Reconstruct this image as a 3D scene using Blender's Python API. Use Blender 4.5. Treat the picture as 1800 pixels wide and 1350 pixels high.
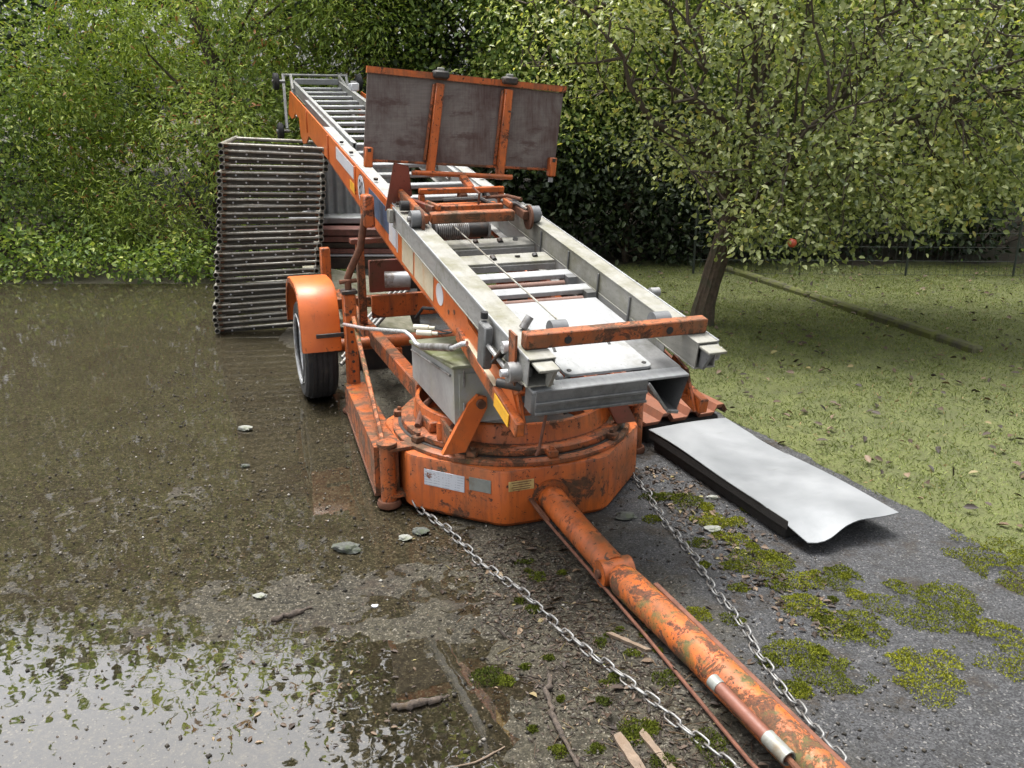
import bpy, math, random
import numpy as np
from mathutils import Vector, Matrix
random.seed(7); RNG = np.random.default_rng(11)
for o in list(bpy.data.objects): bpy.data.objects.remove(o)
scene = bpy.context.scene
COL = scene.collection
R = math.radians

# ---------------------------------------------------------------- camera, sky, sun, exposure
cam = bpy.data.cameras.new("camera"); camo = bpy.data.objects.new("camera", cam); COL.objects.link(camo)
cam.sensor_width = 36; cam.lens = 30; cam.clip_start = 0.05; cam.clip_end = 1000
camo.location = (0, 0, 1.7); camo.rotation_euler = (R(90-17.4), 0, 0)
scene.camera = camo
SUN_EL, SUN_AZ = 76, 318          # elevation, compass azimuth (from +Y clockwise)
world = bpy.data.worlds.new("World"); scene.world = world; world.use_nodes = True
nt = world.node_tree; nt.nodes.clear()
sky = nt.nodes.new('ShaderNodeTexSky'); sky.sky_type = 'NISHITA'; sky.sun_disc = False
sky.sun_elevation = R(SUN_EL); sky.sun_rotation = R(SUN_AZ)
sky.air_density = 1.0; sky.dust_density = 8.0; sky.ozone_density = 1.0
hs = nt.nodes.new('ShaderNodeHueSaturation'); hs.inputs['Saturation'].default_value = 0.22
bg = nt.nodes.new('ShaderNodeBackground'); bg.inputs['Strength'].default_value = 0.15
wo = nt.nodes.new('ShaderNodeOutputWorld')
nt.links.new(sky.outputs[0], hs.inputs['Color']); nt.links.new(hs.outputs[0], bg.inputs[0]); nt.links.new(bg.outputs[0], wo.inputs[0])
sl = bpy.data.lights.new("sun", 'SUN'); sl.energy = 1.5; sl.angle = R(22); sl.color = (1, .97, .92)
so = bpy.data.objects.new("sun", sl); COL.objects.link(so)
sd = Vector((math.sin(R(SUN_AZ))*math.cos(R(SUN_EL)), math.cos(R(SUN_AZ))*math.cos(R(SUN_EL)), math.sin(R(SUN_EL))))
so.rotation_euler = sd.to_track_quat('Z', 'Y').to_euler(); so.location = (0, 0, 20)
vs = scene.view_settings; vs.view_transform = 'Standard'; vs.look = 'None'; vs.exposure = 1.32; vs.gamma = 1

# ---------------------------------------------------------------- numpy noise
def _hash(ix, iy, seed):
    h = (ix*374761393 + iy*668265263 + seed*974634777) & 0xffffffff
    h = ((h ^ (h >> 13))*1274126177) & 0xffffffff
    return ((h ^ (h >> 16)) & 0xffff)/65535.0
def vnoise(x, y, seed=0):
    x = np.asarray(x, float); y = np.asarray(y, float)
    ix = np.floor(x).astype(np.int64); iy = np.floor(y).astype(np.int64); fx = x-ix; fy = y-iy
    fx = fx*fx*(3-2*fx); fy = fy*fy*(3-2*fy)
    a = _hash(ix, iy, seed); b = _hash(ix+1, iy, seed); c = _hash(ix, iy+1, seed); d = _hash(ix+1, iy+1, seed)
    return (a*(1-fx)+b*fx)*(1-fy)+(c*(1-fx)+d*fx)*fy
def fbm(x, y, seed=0, octv=4):
    s = 0; a = .5; t = 0
    for i in range(octv):
        s = s+a*vnoise(x*2**i, y*2**i, seed+i*17); t += a; a *= .5
    return s/t
def sstep(a, b, x):
    t = np.clip((np.asarray(x, float)-a)/(b-a), 0, 1); return t*t*(3-2*t)

# ---------------------------------------------------------------- materials
class NT:
    def __init__(s, name):
        s.m = bpy.data.materials.new(name); s.m.use_nodes = True; s.t = s.m.node_tree; s.t.nodes.clear()
        s.out = s.n('ShaderNodeOutputMaterial'); s.b = s.n('ShaderNodeBsdfPrincipled')
        s.l(s.b.outputs[0], s.out.inputs[0]); s.tc = s.n('ShaderNodeTexCoord')
    def n(s, k): return s.t.nodes.new(k)
    def l(s, a, b): s.t.links.new(a, b)
    def co(s, scale=(1, 1, 1), which='Object', rot=(0, 0, 0)):
        mp = s.n('ShaderNodeMapping'); mp.inputs['Scale'].default_value = scale; mp.inputs['Rotation'].default_value = rot
        s.l(s.tc.outputs[which], mp.inputs[0]); return mp.outputs[0]
    def noise(s, scale, detail=5, rough=.6, co=None, dist=0):
        k = s.n('ShaderNodeTexNoise'); k.inputs['Scale'].default_value = scale; k.inputs['Detail'].default_value = detail
        k.inputs['Roughness'].default_value = rough; k.inputs['Distortion'].default_value = dist
        s.l(co if co is not None else s.tc.outputs['Object'], k.inputs['Vector']); return k.outputs[0]
    def voro(s, scale, co=None, out='Distance'):
        k = s.n('ShaderNodeTexVoronoi'); k.inputs['Scale'].default_value = scale
        s.l(co if co is not None else s.tc.outputs['Object'], k.inputs['Vector']); return k.outputs[out]
    def ramp(s, f, stops, interp='LINEAR'):
        k = s.n('ShaderNodeValToRGB'); k.color_ramp.interpolation = interp; e = k.color_ramp.elements
        while len(e) < len(stops): e.new(.5)
        for i, (p, c) in enumerate(stops):
            e[i].position = p; e[i].color = (c, c, c, 1) if not hasattr(c, '__len__') else (*c[:3], 1)
        s.l(f, k.inputs[0]); return k.outputs[0]
    def mix(s, f, a, b, blend='MIX'):
        k = s.n('ShaderNodeMix'); k.data_type = 'RGBA'; k.blend_type = blend
        for sock, v in ((k.inputs[0], f), (k.inputs[6], a), (k.inputs[7], b)):
            if hasattr(v, 'links'): s.l(v, sock)
            elif sock == k.inputs[0]: sock.default_value = v
            else: sock.default_value = (*v[:3], 1)
        return k.outputs[2]
    def math(s, op, a, b=0.0, clamp=False):
        k = s.n('ShaderNodeMath'); k.operation = op; k.use_clamp = clamp
        for i, v in enumerate((a, b)):
            if hasattr(v, 'links'): s.l(v, k.inputs[i])
            else: k.inputs[i].default_value = v
        return k.outputs[0]
    def set(s, **kw):
        for k, v in kw.items():
            i = s.b.inputs[{'col': 'Base Color', 'rough': 'Roughness', 'metal': 'Metallic', 'spec': 'Specular IOR Level', 'normal': 'Normal'}.get(k, k)]
            if hasattr(v, 'links'): s.l(v, i)
            elif hasattr(v, '__len__'): i.default_value = (*v[:3], 1)
            else: i.default_value = v
        return s
    def bump(s, h, strength=.3, dist=.01):
        k = s.n('ShaderNodeBump'); k.inputs['Strength'].default_value = strength; k.inputs['Distance'].default_value = dist
        s.l(h, k.inputs['Height']); s.l(k.outputs[0], s.b.inputs['Normal'])

MAT = {}
def plain(name, col, rough=.6, metal=0., var=.25, scale=14, bump=.15, dirt=None, dirt_amt=.5):
    a = NT(name); n1 = a.noise(scale, 6, .65); n2 = a.noise(scale*6, 3)
    f = a.ramp(n1, [(.3, 1-var), (.7, 1+var*.4)])
    c = a.mix(1.0, col, f, 'MULTIPLY')
    if dirt is not None:
        d = a.ramp(a.noise(scale*.55, 8, .7, a.co((1, 1, .6))), [(.66-dirt_amt*.4, 0), (.78-dirt_amt*.3, 1)])
        c = a.mix(d, c, dirt)
    a.set(col=c, rough=a.ramp(n2, [(.2, max(.05, rough-.12)), (.8, min(1, rough+.12))]), metal=metal)
    if bump: a.bump(n2, bump, .003)
    MAT[name] = a.m
def rusty(name, base, rust=.4, grime=.3, streak=.3, scale=1.0, moss=.0):
    a = NT(name)
    base = [v for v in base]
    fade = a.noise(5*scale, 4)
    c = a.mix(a.ramp(fade, [(.35, 0), (.65, 1)]), [v*.82 for v in base], [min(1, base[0]*1.05), base[1]*1.16, base[2]*1.15])
    # vertical rust runs
    st = a.noise(7*scale, 6, .7, a.co((3.2, 3.2, .35)))
    sm = a.ramp(st, [(.62-streak*.22, 0), (.74-streak*.16, .85)])
    c = a.mix(sm, c, (.20, .055, .018))
    # rust patches
    n = a.noise(6.5*scale, 10, .74, dist=.6)
    r = a.ramp(n, [(.66-rust*.24, 0), (.69-rust*.22, 1)])
    rc = a.mix(a.ramp(a.noise(60*scale, 4), [(.35, 0), (.65, 1)]), (.035, .016, .009), (.15, .048, .018))
    c = a.mix(r, c, rc)
    # small chips
    v = a.noise(42*scale, 6, .7)
    ch = a.ramp(v, [(.655-rust*.09, 0), (.675-rust*.09, 1)])
    c = a.mix(ch, c, (.04, .018, .011))
    sp2 = a.ramp(a.noise(19*scale, 7, .72, dist=.8), [(.655-rust*.07, 0), (.675-rust*.07, 1)]); c = a.mix(sp2, c, (.045, .020, .012))
    # dirt film
    g = a.ramp(a.noise(3.1*scale, 8, .7), [(.60-grime*.28, 0), (.80-grime*.2, .8)])
    c = a.mix(g, c, (.075, .052, .026))
    if moss:
        mm = a.ramp(a.noise(4.3*scale, 9, .75, a.co((1, 1, 1), rot=(.4, .2, .7))), [(.66-moss*.25, 0), (.74-moss*.2, .9)])
        c = a.mix(mm, c, (.075, .08, .024))
    bv = a.n('ShaderNodeBevel'); bv.samples = 3; bv.inputs['Radius'].default_value = .007
    ge = a.n('ShaderNodeNewGeometry'); dt_ = a.n('ShaderNodeVectorMath'); dt_.operation = 'DOT_PRODUCT'; a.l(bv.outputs[0], dt_.inputs[0]); a.l(ge.outputs['Normal'], dt_.inputs[1])
    ew = a.math('SUBTRACT', 1.0, dt_.outputs['Value']); ew = a.math('MULTIPLY', ew, a.ramp(a.noise(28*scale, 5, .75), [(.38, 0), (.60, 1)]))
    ew = a.ramp(ew, [(.02, 0), (.07, min(1, .55+rust))])
    c = a.mix(ew, c, (.040, .018, .010))
    rr = a.math('MAXIMUM', r, ch)
    a.set(col=c, rough=a.ramp(a.math('ADD', rr, a.math('MULTIPLY', g, .5), True), [(0, .42), (1, .88)]))
    a.bump(a.math('SUBTRACT', a.math('MULTIPLY', a.noise(110*scale, 3), .35), a.math('MULTIPLY', rr, .6)), .45, .003)
    MAT[name] = a.m
ORANGE = (.48, .102, .017)
rusty('orange_clean', (.53, .112, .019), .06, .16, .10)
rusty('orange', ORANGE, .46, .46, .66)
rusty('orange_worn', (.43, .091, .016), .66, .66, .72, 1.3, .28)
rusty('orange_speckled', (.45, .103, .018), .70, .5, .4, 2.2, .62)
rusty('dark_red', (.19, .045, .028), .35, .4, .3)
plain('roller_brown', (.16, .088, .066), .7, 0, .3, 25, .2)
plain('rust', (.115, .045, .022), .9, 0, .5, 25, .4)
plain('rust_light', (.14, .055, .032), .85, 0, .45, 25, .4)
def alu(name, col, stain, amt, rough=.5, metal=.35):
    a = NT(name)
    n = a.noise(5, 8, .7); n2 = a.noise(38, 5, .7, a.co((1, .25, 1)))
    c = a.mix(a.ramp(n2, [(.3, 0), (.7, 1)]), [v*.72 for v in col], col)
    c = a.mix(a.ramp(n, [(.68-amt*.3, 0), (.86-amt*.25, .85)]), c, stain)
    sp = a.ramp(a.noise(90, 4, .7), [(.62, 0), (.70, .7)])
    c = a.mix(sp, c, [v*.3 for v in stain])
    a.set(col=c, rough=a.ramp(n, [(.2, rough-.1), (.8, rough+.25)]), metal=metal)
    a.bump(n2, .15, .002); MAT[name] = a.m
alu('aluminium', (.33, .33, .32), (.14, .135, .095), .6)
alu('aluminium_bright', (.32, .33, .335), (.15, .147, .125), .5, .45, .2)
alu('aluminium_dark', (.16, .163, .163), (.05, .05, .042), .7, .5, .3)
alu('aluminium_mossy', (.26, .256, .228), (.125, .12, .068), .75, .6, .15)
plain('galvanised', (.27, .27, .265), .5, .5, .35, 20, .2, (.08, .065, .05), .45)
plain('steel_tube', (.32, .31, .275), .5, .35, .35, 12, .2, (.13, .105, .07), .5)
plain('scaffold_dark', (.055, .050, .040), .7, .2, .5, 12, .2, (.02, .017, .012), .4)
plain('chrome', (.55, .56, .57), .3, .5, .08, 20, 0)
plain('black_rubber', (.018, .018, .019), .8, 0, .4, 30, .3, (.05, .045, .035), .3)
plain('black_steel', (.03, .029, .028), .6, .2, .4, 30, .3, (.07, .04, .025), .4)
plain('fence_green', (.03, .04, .032), .6, 0, .3, 20, .1)
plain('grey_plastic', (.12, .125, .13), .55, 0, .3, 20, .2)
plain('cabinet_grey', (.27, .275, .27), .5, 0, .25, 6, .1, (.22, .22, .15), .35)
plain('cabinet_lid', (.21, .215, .15), .7, 0, .4, 9, .3, (.09, .10, .035), .7)
plain('rim_grey', (.42, .43, .44), .4, .3, .3, 18, .2, (.14, .10, .07), .35)
plain('cream', (.47, .41, .29), .6, 0, .2, 12, .1, (.42, .22, .10), .25)
plain('white_print', (.50, .51, .54), .5, 0, .12, 12, .05, (.52, .42, .34), .12)
plain('blue_print', (.055, .085, .15), .5, 0, .4, 30, .1, (.16, .17, .19), .35)
plain('black_print', (.02, .02, .02), .6, 0, .1, 12, 0)
plain('grey_plate', (.24, .25, .23), .5, .3, .25, 14, .1, (.15, .11, .06), .3)
plain('brass_plate', (.55, .42, .17), .5, .3, .3, 30, .1, (.30, .17, .05), .4)
plain('yellow', (.72, .38, .02), .5, 0, .2, 14, .1, (.35, .12, .02), .2)
plain('white_plug', (.60, .58, .48), .5, 0, .1, 30, .05)
plain('brown_grip', (.16, .055, .032), .5, 0, .25, 20, .15)
plain('bark', (.095, .07, .048), .95, 0, .6, 26, .9, (.05, .055, .03), .4)
plain('twig', (.075, .058, .042), .9, 0, .5, 40, .3)
plain('dead_wood', (.085, .066, .052), .95, 0, .8, 70, 1.0, (.07, .05, .03), .4)
plain('pale_wood', (.17, .125, .088), .85, 0, .4, 30, .4, (.12, .08, .05), .35)
plain('stone_pale', (.24, .245, .22), .9, 0, .4, 40, .5, (.11, .12, .07), .4)
plain('mossy_stone', (.07, .065, .045), .95, 0, .5, 20, .5, (.085, .095, .02), .7)
plain('stone_dark', (.075, .08, .07), .85, 0, .5, 40, .5, (.05, .065, .03), .4)
plain('roof_red', (.19, .070, .038), .55, 0, .3, 10, .15, (.11, .055, .035), .3)
plain('dark_underside', (.028, .026, .024), .9, 0, .4, 30, .4)  # near-black for the shade under the stacked sheets, and for folded edges
plain('board_red', (.20, .085, .07), .7, 0, .35, 18, .3, (.09, .05, .04), .4)
plain('board_dark', (.055, .04, .03), .85, 0, .4, 18, .3)
plain('corrugated', (.27, .28, .29), .55, .25, .3, 7, .15, (.10, .12, .08), .35)
plain('fibre_sheet', (.25, .24, .18), .8, 0, .35, 10, .3, (.10, .10, .045), .5)
plain('apple_red', (.42, .07, .035), .35, 0, .3, 20, .05)
plain('soil', (.045, .035, .022), .95, 0, .5, 9, .6, (.03, .035, .015), .4)
def m_panel():      # phenolic plywood: weathered brown, pale wear in the middle, fine cross weave
    a = NT('plywood')
    w = a.noise(3.2, 9, .72, dist=.4); gx = a.noise(150, 2, .5, a.co((1, .06, .06))); gz = a.noise(150, 2, .5, a.co((.06, .06, 1)))
    c = a.mix(a.ramp(w, [(.40, 0), (.60, 1)]), (.060, .030, .026), (.145, .125, .115))
    c = a.mix(a.ramp(gx, [(.35, 0), (.65, .22)]), c, (.21, .185, .165)); c = a.mix(a.ramp(gz, [(.4, 0), (.6, .18)]), c, (.055, .036, .03))
    c = a.mix(a.ramp(a.noise(5.5, 6, .7, a.co((1, 1, 2.5))), [(.55, 0), (.66, .8)]), c, (.055, .026, .022))
    a.set(col=c, rough=a.ramp(w, [(.3, .45), (.7, .75)])); a.bump(a.math('ADD', gx, gz), .1, .002); MAT['plywood'] = a.m
m_panel()
def m_sheet():
    a = NT('sheet_metal'); n = a.noise(2.2, 7, .65); n2 = a.noise(20, 6, .7, a.co((.3, 1, 1)))
    c = a.mix(a.ramp(n, [(.35, 0), (.7, 1)]), (.19, .20, .21), (.265, .275, .285))
    c = a.mix(a.ramp(n2, [(.62, 0), (.75, .5)]), c, (.14, .14, .13))
    a.set(col=c, rough=a.ramp(n, [(.3, .35), (.7, .6)]), metal=.25); a.bump(n, .25, .02); MAT['sheet_metal'] = a.m
m_sheet()
def m_wire_text():   # label with rows of tiny printed lines (too small to read)
    a = NT('printed_label'); wv = a.n('ShaderNodeTexWave'); wv.wave_type = 'BANDS'; wv.bands_direction = 'Z'; wv.inputs['Scale'].default_value = 26
    a.l(a.tc.outputs['Object'], wv.inputs[0])
    br = a.ramp(a.noise(90, 2, .5, a.co((1, 1, .1))), [(.5, 0), (.52, 1)])
    ln = a.math('MULTIPLY', a.ramp(wv.outputs[0], [(.80, 0), (.86, .55)]), br)
    c = a.mix(ln, (.46, .48, .52), (.13, .15, .20))
    c = a.mix(a.ramp(a.noise(14, 7, .75), [(.60, 0), (.62, 1)]), c, (.16, .06, .03))
    a.set(col=c, rough=.5); MAT['printed_label'] = a.m
m_wire_text()
def m_asphalt():
    a = NT('asphalt'); co = a.tc.outputs['Object']
    sep = a.n('ShaderNodeSeparateXYZ'); a.l(co, sep.inputs[0])
    # east of the drawbar the tarmac is clean and grey, to the west it carries a brown algae film
    line = a.math('ADD', sep.outputs[0], a.math('MULTIPLY', sep.outputs[1], .36))
    east = a.ramp(a.math('ADD', line, a.math('MULTIPLY', a.math('SUBTRACT', a.noise(2.3, 6, .65), .5), 1.1)), [(0, 0), (1, 0)])
    mr = a.n('ShaderNodeMapRange'); mr.inputs['From Min'].default_value = 1.30; mr.inputs['From Max'].default_value = 1.75
    a.l(a.math('ADD', line, a.math('MULTIPLY', a.math('SUBTRACT', a.noise(2.3, 6, .65), .5), 1.2)), mr.inputs[0]); e = mr.outputs[0]
    big = a.noise(1.6, 6, .6); med = a.noise(9, 8, .72); fine = a.noise(120, 4, .7)
    agg = a.voro(190, out='Color'); hs = a.n('ShaderNodeSeparateColor'); a.l(agg, hs.inputs[0])
    grey = a.mix(a.ramp(hs.outputs[0], [(.2, 0), (.9, 1)]), (.030, .031, .033), (.078, .079, .082))
    grey = a.mix(a.ramp(hs.outputs[1], [(.95, 0), (.97, .7)]), grey, (.20, .195, .185))
    grey = a.mix(a.ramp(med, [(.5, 0), (.68, .7)]), grey, (.028, .027, .024))
    alg = a.mix(a.ramp(med, [(.36, 0), (.64, 1)]), (.009, .0085, .0065), (.038, .033, .023))
    alg = a.mix(a.ramp(big, [(.42, 0), (.66, .75)]), alg, (.040, .037, .022))
    alg = a.mix(a.ramp(a.noise(34, 7, .8), [(.50, 0), (.60, .75)]), alg, (.090, .079, .055)); alg = a.mix(a.ramp(fine, [(.5, 0), (.62, .7)]), alg, (.16, .145, .11))
    alg = a.mix(a.ramp(a.noise(60, 6, .8), [(.52, 0), (.60, .9)]), alg, (.010, .009, .006))
    alg = a.mix(a.ramp(hs.outputs[2], [(.95, 0), (.97, .6)]), alg, (.24, .22, .18))
    c = a.mix(e, alg, grey)
    # leaf mould strip along the drawbar
    mld = a.ramp(a.noise(3.4, 9, .75), [(.53, 0), (.63, .85)])
    c = a.mix(mld, c, a.mix(a.ramp(fine, [(.35, 0), (.65, 1)]), (.014, .012, .010), (.060, .046, .032)))
    a.set(col=c, rough=a.ramp(a.math('ADD', a.math('MULTIPLY', e, .35), a.math('MULTIPLY', med, .6)), [(.2, .5), (.75, .85)]), spec=.22)
    a.bump(a.math('ADD', a.math('MULTIPLY', fine, .7), a.math('MULTIPLY', a.noise(34, 7, .8), 1.4)), .8, .008); MAT['asphalt'] = a.m
m_asphalt()
def m_water():
    a = NT('water'); t = a.t
    gl = a.n('ShaderNodeBsdfGlossy'); gl.inputs['Roughness'].default_value = .015; tr = a.n('ShaderNodeBsdfTransparent'); tr.inputs[0].default_value = (.80, .77, .68, 1)
    fr = a.n('ShaderNodeFresnel'); fr.inputs[0].default_value = 1.4; mx = a.n('ShaderNodeMixShader')
    bm = a.n('ShaderNodeBump'); bm.inputs['Strength'].default_value = .04; bm.inputs['Distance'].default_value = .01; a.l(a.noise(9, 2), bm.inputs['Height'])
    a.l(bm.outputs[0], gl.inputs['Normal']); a.l(bm.outputs[0], fr.inputs['Normal'])
    sp_ = a.n('ShaderNodeSeparateXYZ'); a.l(a.tc.outputs['Object'], sp_.inputs[0])
    mr = a.n('ShaderNodeMapRange'); mr.inputs['From Min'].default_value = 2.75; mr.inputs['From Max'].default_value = 2.35; mr.inputs['To Min'].default_value = .9; mr.inputs['To Max'].default_value = 4.6
    a.l(a.math('ADD', sp_.outputs[1], a.math('MULTIPLY', a.math('SUBTRACT', a.noise(5, 6, .7), .5), .5)), mr.inputs[0])    # open water: mirror boosted so the sky shows; weaker under algae further in
    a.l(a.math('MULTIPLY', fr.outputs[0], mr.outputs[0], True), mx.inputs[0]); a.l(tr.outputs[0], mx.inputs[1]); a.l(gl.outputs[0], mx.inputs[2]); a.l(mx.outputs[0], a.out.inputs[0])
    t.nodes.remove(a.b); MAT['water'] = a.m
m_water()
def leafmat(name, stops, trans=.35, rough=.5, gloss=.4):
    a = NT(name); at = a.n('ShaderNodeAttribute'); at.attribute_name = 'rnd'
    c = a.ramp(at.outputs['Fac'], stops)
    a.set(col=c, rough=rough, spec=gloss)
    if trans:
        tl = a.n('ShaderNodeBsdfTranslucent'); a.l(a.mix(1.0, c, (1.2, 1.25, .6), 'MULTIPLY'), tl.inputs[0])
        mx = a.n('ShaderNodeMixShader'); mx.inputs[0].default_value = trans
        a.l(a.b.outputs[0], mx.inputs[1]); a.l(tl.outputs[0], mx.inputs[2]); a.l(mx.outputs[0], a.out.inputs[0])
    MAT[name] = a.m
leafmat('leaf_willow', [(0, (0.092, 0.144, 0.030)), (.3, (0.186, 0.270, 0.048)), (.7, (0.338, 0.423, 0.085)), (.96, (0.540, 0.590, 0.169)), (1, (0.371, 0.169, 0.068))])
leafmat('leaf_hazel', [(0, (0.057, 0.101, 0.022)), (.4, (0.139, 0.220, 0.045)), (.8, (0.293, 0.366, 0.081)), (1, (0.471, 0.504, 0.146))])
leafmat('leaf_dark', [(0, (.012, .024, .009)), (.6, (.026, .045, .014)), (1, (.055, .075, .022))], .15)
leafmat('leaf_apple', [(0, (.07, .10, .03)), (.3, (.19, .235, .08)), (.7, (.38, .42, .17)), (.95, (.47, .50, .26)), (1, (.45, .40, .12))], .4, .36, .5)
leafmat('grass', [(0, (0.070, 0.096, 0.024)), (.5, (0.163, 0.194, 0.050)), (.85, (0.265, 0.294, 0.085)), (.95, (0.387, 0.342, 0.155)), (1, (0.294, 0.186, 0.093))], .2, .6)
leafmat('moss', [(0, (.025, .036, .007)), (.5, (.10, .115, .012)), (1, (.22, .225, .02))], .1, .9, .1)
leafmat('litter', [(0, (.016, .011, .008)), (.5, (.048, .031, .021)), (.8, (.10, .066, .042)), (.95, (.20, .14, .09)), (1, (.20, .18, .06))], .1, .6)
leafmat('grit', [(0, (.02, .019, .016)), (.5, (.07, .062, .05)), (.85, (.20, .185, .16)), (1, (.45, .44, .40))], 0, .85, .2)

# ---------------------------------------------------------------- mesh building
def V(*a): return np.array(a, float)
def nrm(v): v = np.asarray(v, float); return v/np.linalg.norm(v)
def link(name, me, mat=None, parent=None):
    o = bpy.data.objects.new(name, me); COL.objects.link(o)
    if mat and not me.materials: me.materials.append(MAT[mat])
    if parent is not None: o.parent = parent
    return o
def tag(o, label=None, cat=None, group=None, kind=None):
    if label: o['label'] = label
    if cat: o['category'] = cat
    if group: o['group'] = group
    if kind: o['kind'] = kind
    return o
def empty(name, loc, rz=0, **kw):
    o = bpy.data.objects.new(name, None); COL.objects.link(o); o.location = loc; o.rotation_euler = (0, 0, rz); o.empty_display_size = .1
    return tag(o, **kw)
class MB:
    def __init__(s): s.v = []; s.f = []
    def add(s, vs_, fs):
        k = len(s.v); s.v += [tuple(map(float, p)) for p in vs_]; s.f += [tuple(i+k for i in f) for f in fs]; return s
    def hexa(s, lo, ax, size, ch=.004):
        # chamfered box centred at lo with unit axes ax and full sizes
        c = np.asarray(lo, float); h = np.asarray(size, float)/2; ch = min(ch, h.min()*.45)
        vs_ = []; idx = {}
        for sx in (-1, 1):
            for sy in (-1, 1):
                for sz in (-1, 1):
                    sg = (sx, sy, sz)
                    for k in range(3):
                        p = [sg[j]*(h[j]-(0 if j == k else ch)) for j in range(3)]
                        idx[(sg, k)] = len(vs_); vs_.append(c+ax[0]*p[0]+ax[1]*p[1]+ax[2]*p[2])
        fs = []
        def q(k, sgn):
            j, l = [i for i in range(3) if i != k]; r = []
            for a, b in ((-1, -1), (1, -1), (1, 1), (-1, 1)):
                sg = [0]*3; sg[k] = sgn; sg[j] = a; sg[l] = b; r.append(idx[(tuple(sg), k)])
            fl = (sgn > 0) ^ (k == 1)
            return r if fl else r[::-1]
        for k in range(3):
            fs.append(q(k, -1)); fs.append(q(k, 1))
        for k in range(3):                       # edges along axis k
            j, l = [i for i in range(3) if i != k]
            for a in (-1, 1):
                for b in (-1, 1):
                    def S(e):
                        sg = [0]*3; sg[k] = e; sg[j] = a; sg[l] = b; return tuple(sg)
                    fs.append([idx[(S(-1), j)], idx[(S(1), j)], idx[(S(1), l)], idx[(S(-1), l)]])
        for sx in (-1, 1):
            for sy in (-1, 1):
                for sz in (-1, 1): fs.append([idx[((sx, sy, sz), k)] for k in range(3)])
        return s.add(vs_, fs)
    def box(s, lo, hi, ch=.004):
        lo = np.asarray(lo, float); hi = np.asarray(hi, float)
        return s.hexa((lo+hi)/2, np.eye(3), np.abs(hi-lo), ch)
    def beam(s, p, q, w, h, up=(0, 0, 1), ch=.004):
        p = np.asarray(p, float); q = np.asarray(q, float); d = nrm(q-p); x = nrm(np.cross(d, up)); u = np.cross(x, d)
        return s.hexa((p+q)/2, (x, d, u), (w, np.linalg.norm(q-p), h), ch)
    def tube(s, pts, r, n=10, cap=True, hollow=False):
        pts = [np.asarray(p, float) for p in pts]; m = len(pts); rr = r if hasattr(r, '__len__') else [r]*m
        vs_ = []; t0 = nrm(pts[1]-pts[0]); a = np.cross(t0, (0, 0, 1) if abs(t0[2]) < .9 else (1, 0, 0)); a = nrm(a)
        for i in range(m):
            t = nrm((pts[min(i+1, m-1)]-pts[i] if i < m-1 else 0)+(pts[i]-pts[i-1] if i > 0 else 0)) if m > 2 else t0
            a = nrm(a-t*(a@t)); b = np.cross(t, a)
            for k in range(n):
                an = 2*math.pi*k/n; vs_.append(pts[i]+rr[i]*(a*math.cos(an)+b*math.sin(an)))
        fs = [(i*n+k, i*n+(k+1) % n, (i+1)*n+(k+1) % n, (i+1)*n+k) for i in range(m-1) for k in range(n)]
        if cap: fs += [tuple(range(n))[::-1], tuple((m-1)*n+k for k in range(n))]
        return s.add(vs_, fs)
    def pipe(s, p, q, r, wall=.004, n=14, depth=.25):
        # open-ended tube: outer skin, annulus at both ends, bore of limited depth
        p = np.asarray(p, float); q = np.asarray(q, float); d = nrm(q-p); ri = r-wall
        s.tube([p, q], r, n, cap=False)
        for a, b in ((p, p+d*depth), (q, q-d*depth)):
            k = len(s.v); x = nrm(np.cross(d, (0, 0, 1) if abs(d[2]) < .9 else (1, 0, 0))); y = np.cross(d, x); vs_ = []
            for rad, c in ((r, a), (ri, a), (ri, b)):
                vs_ += [c+rad*(x*math.cos(2*math.pi*i/n)+y*math.sin(2*math.pi*i/n)) for i in range(n)]
            fs = [(j*n+i, j*n+(i+1) % n, (j+1)*n+(i+1) % n, (j+1)*n+i) for j in range(2) for i in range(n)]
            fs.append(tuple(2*n+i for i in range(n)))
            s.add(vs_, fs)
        return s
    def lathe(s, prof, c=(0, 0, 0), axis=(0, 0, 1), n=32, a0=0., a1=2*math.pi, closed=True):
        c = np.asarray(c, float); z = nrm(axis); x = nrm(np.cross((0, 1, 0) if abs(z[1]) < .9 else (1, 0, 0), z)); y = np.cross(z, x)
        full = abs(a1-a0-2*math.pi) < 1e-6; cols = n if full else n+1; vs_ = []
        for k in range(cols):
            an = a0+(a1-a0)*k/n; d = x*math.cos(an)+y*math.sin(an)
            for r, h in prof: vs_.append(c+d*r+z*h)
        m = len(prof); fs = []
        for k in range(n):
            k2 = (k+1) % cols
            for i in range(m if closed else m-1):
                i2 = (i+1) % m; fs.append((k*m+i, k2*m+i, k2*m+i2, k*m+i2))
        return s.add(vs_, fs)
    def prism(s, poly, c, ax, ay, az, t):
        c, ax, ay, az = [np.asarray(k, float) for k in (c, ax, ay, az)]; n = len(poly)
        vs_ = [c+ax*p[0]+ay*p[1]-az*t/2 for p in poly]+[c+ax*p[0]+ay*p[1]+az*t/2 for p in poly]
        fs = [tuple(range(n))[::-1], tuple(range(n, 2*n))]+[(i, (i+1) % n, n+(i+1) % n, n+i) for i in range(n)]
        return s.add(vs_, fs)
    def mesh(s, name, angle=38):
        me = bpy.data.meshes.new(name); me.from_pydata(s.v, [], s.f); me.validate(); me.update()
        import bmesh
        bm = bmesh.new(); bm.from_mesh(me); bmesh.ops.recalc_face_normals(bm, faces=bm.faces); bm.to_mesh(me); bm.free()
        me.polygons.foreach_set('use_smooth', [True]*len(me.polygons)); me.set_sharp_from_angle(angle=R(angle)); return me
    def build(s, name, mat, parent=None, angle=38): return link(name, s.mesh(name, angle), mat, parent)
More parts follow.
